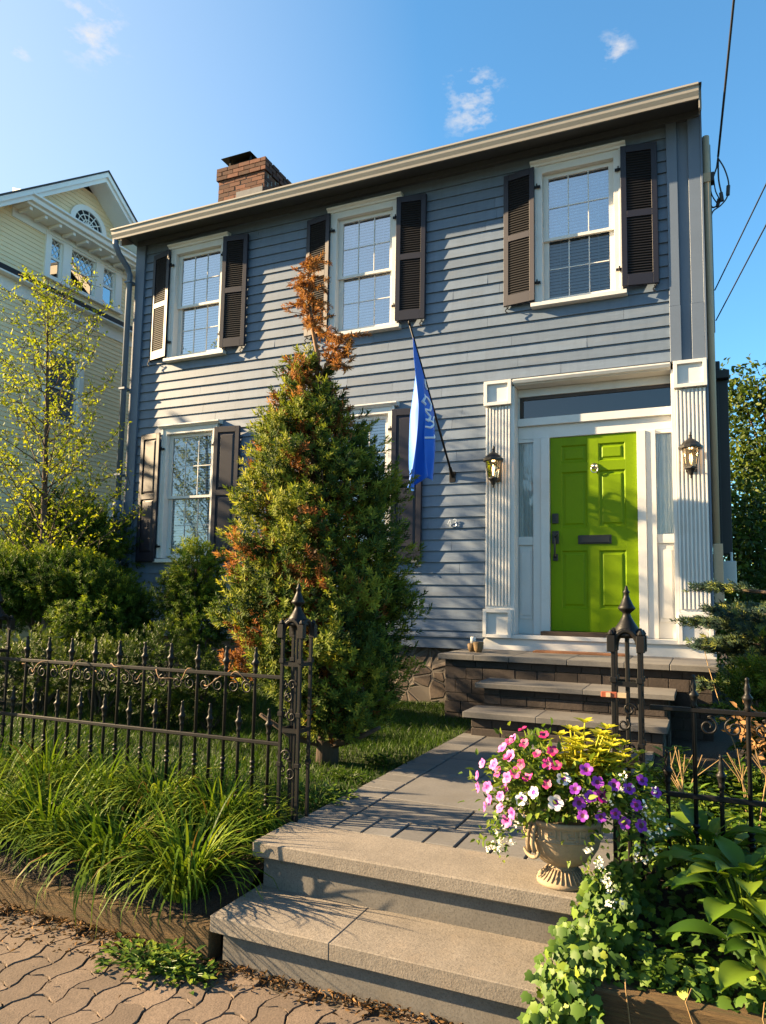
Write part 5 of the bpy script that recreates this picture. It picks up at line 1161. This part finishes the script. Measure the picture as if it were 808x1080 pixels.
# little plants beside the walk
def weed(label, c, n, r, hgt, mat, name='weed', sz=(.025, .05)):
    t = thing(name, label, 'plant', c); P = []; b = MB(); Dn = []
    for k in range(n):
        a = random.random()*6.28; rr = r*math.sqrt(random.random()); e = Vector((c[0]+rr*math.cos(a), c[1]+rr*math.sin(a)*.6, c[2]+hgt*random.uniform(.4, 1)*(1-.5*rr/r))); b.tube([Vector(c)+(e-Vector(c))*.2*Vector((1, 1, 0)).length*.5, e], [.003, .0015], 4)
        for q in range(5): P.append(np.array(e)+np.array([random.gauss(0, .02), random.gauss(0, .02), -.035*q/4])); Dn.append((math.cos(a)+random.gauss(0, .8), math.sin(a)+random.gauss(0, .8), .35))
    P = np.array(P); leaf_obj('foliage', [scatter(LV, LF, P, frames_zy(np.array(Dn), np.tile([0, 0, 1.], (len(P), 1))), RNG.uniform(*sz, len(P)), RNG.random(len(P)))], [M[mat]], t); b.build('stem', M[mat], t); return t
weed('bright green weed sprawling on the brick sidewalk at the foot of the timber edging', (-1.03, -5.17, -1.19), 60, .20, .10, 'ivy')
weed('small leafy weed on the sidewalk close to the lowest concrete step', (-.86, -5.16, -1.19), 34, .12, .07, 'ivy')
weed('yellow green leafy weeds along the left edge of the stone walk by the gate post', (-.93, -4.0, -.83), 44, .22, .12, 'ivy')
for i, (x, y) in enumerate(((-1.0, -3.5), (-.95, -3.0))): weed(('leafy weed at the foot of the conifer, on the walk edge', 'leafy weed in the lawn edge nearer the stoop')[i], (x, y, -.83), 26, .16, .09, 'grass')

# ---- dry litter on the sidewalk (countless)
n = 1700; u = RNG.random(n); X = np.where(u < .55, RNG.uniform(-2.6, -.95, n), RNG.uniform(-.85, .55, n)); yb = np.where(u < .55, -5.025, -5.04); Yv = yb-np.abs(RNG.exponential(.045, n))*np.where(u < .55, 1.5, .75); 
P = np.stack([X, Yv, -1.186+RNG.random(n)*.018], 1)
lo = leaf_obj('leaf_litter', [scatter(*t_leaf(.35, .18, .25), P, frames_zy(rand_dirs(n)*np.array([1, 1, .25]), rand_dirs(n, 1.2)), RNG.uniform(.010, .032, n), RNG.random(n))], [M['litter']]); stuff(lo); tag(lo, 'dry brown leaf litter along the timber edging and the lowest step', 'leaf litter')

# ---- ivy on the right bank
IV, IF = t_round()
def ivyleaves(P, nrm, dn, smin=.018, smax=.048):
    n = len(P); Z = unit(np.tile(nrm, (n, 1))+RNG.normal(size=(n, 3))*.42); Y = unit(np.tile(dn, (n, 1))+RNG.normal(size=(n, 3))*.7); Y = unit(Y-Z*np.sum(Y*Z, 1, keepdims=True)); return scatter(IV, IF, P, frames_zy(Y, Z), RNG.uniform(smin, smax, n), np.clip(RNG.normal(.5, .25, n), 0, 1))
t = thing('ivy_plant', 'glossy ivy spilling over the right ends of the concrete steps below the urn', 'ivy', (.62, -4.9, -.99)); parts = []; b = MB()
path = [(.70, -4.62, -.76, .06), (.66, -4.76, -.77, .06), (.62, -4.86, -.87, .09), (.60, -4.95, -.92, .09), (.57, -5.06, -.95, .085), (.56, -5.12, -1.04, .085), (.58, -5.16, -1.12, .09), (.60, -5.12, -1.0, .09), (.66, -4.95, -.88, .10), (.68, -4.75, -.80, .09)]
for x, y, z, r in path:
    n = 120; parts.append(ivyleaves(np.array([x, y, z])+np.clip(RNG.normal(size=(n, 3)), -1.7, 1.7)*np.array([r*.6, r*.5, r*.55]), (-.35, -.75, .5), (-.3, -.5, -.7)))
    b.tube([(.66, -4.6, -.80), ((x+.66)/2, (y-4.6)/2, (z-.8)/2+.02), (x, y, z)], .003, 4)
leaf_obj('foliage', parts, [M['ivy']], t); b.build('stem', M['twig'], t, smooth=True)
t = thing('ivy_plant', 'ivy ground cover on the right bank between the urn and the dark timber', 'ivy', (1.1, -4.7, -.9)); n = 2600
XY = np.stack([RNG.uniform(.64, 2.4, n), RNG.uniform(-5.0, -4.15, n)], 1); P = np.concatenate([XY, (gzv(XY)+RNG.uniform(.01, .10, n))[:, None]], 1); P2 = np.stack([RNG.uniform(.66, 2.4, 420), RNG.uniform(-5.0, -4.90, 420), RNG.uniform(-.95, -.86, 420)], 1)
leaf_obj('foliage', [ivyleaves(P, (-.15, -.35, .9), (-.1, -.7, -.2)), ivyleaves(P2, (-.2, -.7, .6), (-.1, -.6, -.6))], [M['ivy']], t)
for k in range(5): b = MB(); x = .75+.2*k; b.tube([(x, -4.98, -.92), (x+random.uniform(-.03, .03), -5.06, -.93), (x+random.uniform(-.05, .05), -5.075, -1.05-random.random()*.1)], .0025, 4); b.build('runner', M['straw'], t)
# ---- big leaved hosta
def bigleaf(L, W, nseg=8, arch=.45, cup=.10):
    V = []; F = []; nx = 4
    for i in range(nseg+1):
        f = i/nseg; w = W*math.sin(math.pi*min(1, f*.96+.02))**.75*(1-.25*f); y = L*f; z = L*arch*(f-f*f*1.35)
        for j in range(nx+1): u = (j/nx-.5)*2; V.append((u*w*.5, y, z+cup*W*(abs(u)**1.4)-.012*W*math.cos(u*9)))
    for i in range(nseg):
        for j in range(nx): a = i*(nx+1)+j; F.append((a, a+1, a+nx+2, a+nx+1))
    return V, F
def hosta(label, c, n, L, seed, name='hosta', mat='hosta'):
    t = thing(name, label, 'plant', c); parts = []; r = random.Random(seed); V, F = bigleaf(1, .64); b = MB()
    P = []; Y = []; Z = []; S_ = []
    for k in range(n):
        a = k*2.4+r.uniform(-.3, .3); lv = k/n; el = rad(28+50*(1-lv)); st_ = .05+.15*(.4+lv*.6)*r.uniform(.8, 1.2); d = Vector((math.cos(a)*math.cos(el), math.sin(a)*math.cos(el), math.sin(el))); p = Vector(c)+d*st_+Vector((0, 0, .02+.06*(1-lv)))
        b.tube([Vector(c), p], [.006, .004], 5); P.append(tuple(p)); dd = Vector((d.x, d.y, d.z*.25-.05)); Y.append(tuple(dd)); Z.append((-d.x*.3, -d.y*.3, 1)); S_.append(L*r.uniform(.75, 1.15))
    leaf_obj('leaves', [scatter(V, F, np.array(P), frames_zy(np.array(Y), np.array(Z)), np.array(S_), RNG.random(n))], [M[mat]], t, smooth=True); b.build('stem', M[mat], t)
hosta('large leaved hosta on the right bank near the picture edge', (1.12, -4.68, -.84), 30, .165, 1); hosta('large leaved hosta just behind the right iron fence', (1.00, -4.40, -.82), 22, .165, 2); hosta('large leaved hosta partly cut off at the lower right', (1.20, -4.90, -.94), 22, .155, 3); hosta('large leaved hosta out at the right beyond the frame', (1.55, -4.72, -.82), 18, .17, 4)
weed('thin leaved upright shoots growing out of the ivy above the dark timber', (.84, -4.95, -.93), 16, .09, .12, 'grass', 'shoot')
# ---- leafy perennials and dry stems behind the right fence
for i, (x, y, lab) in enumerate(((.88, -4.05, 'leafy perennial just behind the right gate post'), (1.10, -4.0, 'leafy perennial behind the second picket of the right fence'), (.95, -3.6, 'leafy perennial in the middle of the right bed'), (1.25, -3.65, 'leafy perennial in the right bed near the dry stems'), (.85, -3.1, 'leafy perennial beside the right end of the stone steps'), (1.5, -4.05, 'leafy perennial at the right picture edge'), (1.2, -3.1, 'leafy perennial in front of the spruce'))):
    weed(lab, (x, y, -.84), 120, .22, .26 if i < 4 else .34, 'ivy' if i % 2 == 0 else 'hosta', 'perennial', (.035, .07))
t = thing('dead_perennial', 'bare straw coloured dry stems standing in the right bed', 'plant', (1.0, -3.7, -.84)); b = MB()
for k in range(7):
    x, y = .85+.5*random.random(), -3.9+.6*random.random(); h = random.uniform(.25, .48); tp2 = Vector((x+random.gauss(0, .07), y, -.84+h)); b.tube([(x, y, -.84), ((x+tp2.x)/2, y, -.84+h*.6), tp2], [.0045, .0035, .002], 4)
    for q in range(3): f = random.uniform(.4, .9); c = Vector((x, y, -.84)).lerp(tp2, f); b.tube([c, c+Vector((random.gauss(0, .06), random.gauss(0, .03), .10))], [.003, .0015], 4)
b.build('stem', M['straw'], t)
# ---- spruce by the stoop
t = thing('spruce_shrub', 'blue green spruce with yellow tips spreading beside the right end of the stoop', 'shrub', (1.45, -1.55, -.83)); P = []; D = []; b = MB()
for k in range(54):
    z = random.choice((.42, .30, .18, .02, -.12, -.28))+random.uniform(-.05, .05); a = random.uniform(0, 6.28); L = (.72 if z > .1 else .56)*random.uniform(.6, 1.0); s = Vector((1.48, -1.5, z-.08)); d = Vector((math.cos(a), math.sin(a), .14)); pts = [s+d*L*q/6+Vector((0, 0, -.05*(q/6)**2)) for q in range(7)]; b.tube(pts, [.016-.0021*q for q in range(7)], 5)
    for q in range(120):
        f = random.uniform(.12, 1.0); c = s+d*L*f+Vector((0, 0, -.05*f*f)); sd_ = random.choice((-1, 1)); lat = Vector((-d.y, d.x, 0))*sd_; e = c+(lat*random.uniform(.2, 1)+d*.75).normalized()*random.uniform(.02, .17)*(1.2-f*.6)+Vector((0, 0, random.uniform(-.03, .035))); P.append(tuple(e)); D.append(tuple((lat*.5+d)+Vector((0, 0, random.uniform(0, .5)))))
P = np.array(P); D = np.array(D); leaf_obj('foliage', tufts(P, D, RNG.uniform(.055, .095, len(P)), np.clip(RNG.normal(.42, .2, len(P))+np.where(RNG.random(len(P)) < .2, .4, 0), 0, 1), SPN), [M['spruce']], t); b.build('trunk', M['bark'], t, smooth=True)
b = MB(); b.tube([(1.48, -1.5, -.85), (1.48, -1.5, .55)], [.05, .02], 7); b.build('trunk', M['bark'], t, smooth=True)
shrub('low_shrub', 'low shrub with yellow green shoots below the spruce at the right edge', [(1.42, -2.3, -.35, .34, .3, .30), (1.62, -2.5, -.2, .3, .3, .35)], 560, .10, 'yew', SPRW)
t = thing('dead_flower_head', 'dry brown papery flower heads at the right edge behind the fence', 'plant', (1.22, -3.2, -.40)); n = 130; c = np.where(RNG.random((n, 1)) < .5, np.array([[1.20, -3.2, -.36]]), np.array([[1.28, -3.25, -.42]])); P = c+RNG.normal(size=(n, 3))*.045
leaf_obj('petals', [scatter(LV, LF, P, frames(rand_dirs(n)), RNG.uniform(.03, .06, n), RNG.uniform(.5, 1, n))], [M['litter']], t); b = MB(); b.tube([(1.3, -3.1, -.84), (1.27, -3.18, -.6), (1.22, -3.2, -.40)], .005, 5); b.build('stem', M['straw'], t)
b = MB(); b.tube([(1.0, -.12, -.10), (1.03, -.9, -.22), (1.10, -2.0, -.42), (1.2, -3.0, -.66)], .0035, 4); tag(b.build('dry_stalk', M['straw'], origin=(1.1, -1.5, -.3)), 'long thin dry stalk slanting from the door base into the right bed', 'stalk')

# ---- broadleaf trees
def tree(name, label, base, h, crown, nl, ls, mat, seed, tr=.14, group=None):
    t = thing(name, label, 'tree', base, group); r = random.Random(seed); b = MB(); bx, by, bz = base
    b.tube([(bx, by, bz-.05), (bx+.05, by, bz+h*.25), (bx-.04, by+.05, bz+h*.5), (bx+.03, by, bz+h*.85)], [tr, tr*.8, tr*.6, tr*.15], 8); parts = []
    for i, (x, y, z, rx, ry, rz) in enumerate(crown):
        s = Vector((bx, by, bz+h*r.uniform(.3, .55))); limbs(b, s, [(x+r.uniform(-.5, .5)*rx, y+r.uniform(-.5, .5)*ry, z+r.uniform(-.3, .5)*rz) for _ in range(4)], tr*.32, .012, .1)
        n = int(nl*rx*rz); nc = max(6, int(n/26)); cd, _ = blob_points((x, y, z), (rx, ry, rz), nc, seed+i, .25, .35); P = np.repeat(cd, 26, axis=0)+RNG.normal(size=(nc*26, 3))*ls*2.1
        tn = np.clip(np.repeat(RNG.normal(.5, .22, nc), 26)+RNG.normal(0, .12, nc*26), 0, 1); parts.append(scatter(LV, LF, P, frames_zy(rand_dirs(len(P), -.2), rand_dirs(len(P), .9)), RNG.uniform(ls*.7, ls*1.3, len(P)), tn))
    leaf_obj('crown', parts, [M[mat]], t); b.build('trunk', M['bark'], t, smooth=True); return t
tree('broadleaf_tree', 'leafy green tree rising behind the right corner of the house', (3.0, 10.4, -.83), 5.5, [(2.75, 10.2, 4.1, 1.2, 1.2, 1.1), (3.4, 10.6, 3.2, 1.3, 1.2, 1.3), (2.3, 10.0, 2.9, .95, 1.0, 1.2), (1.95, 9.8, 4.9, .55, .6, .6), (2.6, 9.7, 1.5, 1.2, 1.0, 1.2)], 2600, .125, 'broad', 3)
tree('broadleaf_tree', 'darker bushy tree low behind the right side of the house', (2.6, 8.2, -.83), 3.2, [(2.3, 8.2, 1.0, 1.0, .8, 1.2), (2.0, 7.8, .2, .8, .7, 1.0), (3.0, 8.3, .3, 1.0, 1.0, 1.2), (1.75, 7.4, -.2, .7, .7, .8), (1.9, 7.6, 1.6, .7, .6, .8)], 2800, .12, 'broad', 9)
tree('broadleaf_tree', 'dark dense shrub like tree beside the right wall, behind the spruce', (2.0, 3.0, -.83), 2.4, [(1.95, 3.1, .45, .52, .6, 1.0), (2.3, 2.6, .2, .6, .6, .9), (1.75, 2.6, -.3, .45, .5, .6)], 3600, .07, 'broad', 41, .06)
tree('street_tree', 'tall street tree left of the house, outside the picture', (-12.2, -3.9, -.83), 5.0, [(-12, -2.05, 4.1, .9, .55, 1.5), (-11.4, -1.75, 3.7, .8, .5, 1.5), (-12, -5.1, 2.9, 1.2, 1.05, 1.05), (-12, -4.3, 4.4, .6, .5, .5)], 210, .15, 'broad', 21, .14)  # unseen tree; crown masses shaped to shade the facade, lawn and stoop
tree('street_tree', 'tall street tree across the road, outside the picture', (-15.5, -17.5, -1.4), 9, [(-15.5, -17.5, 6.0, 2.6, 2.6, 2.4), (-14.0, -17.0, 4.6, 1.8, 1.8, 1.6), (-17.3, -18, 5.0, 2.0, 2, 2)], 200, .2, 'broad', 31, .25)
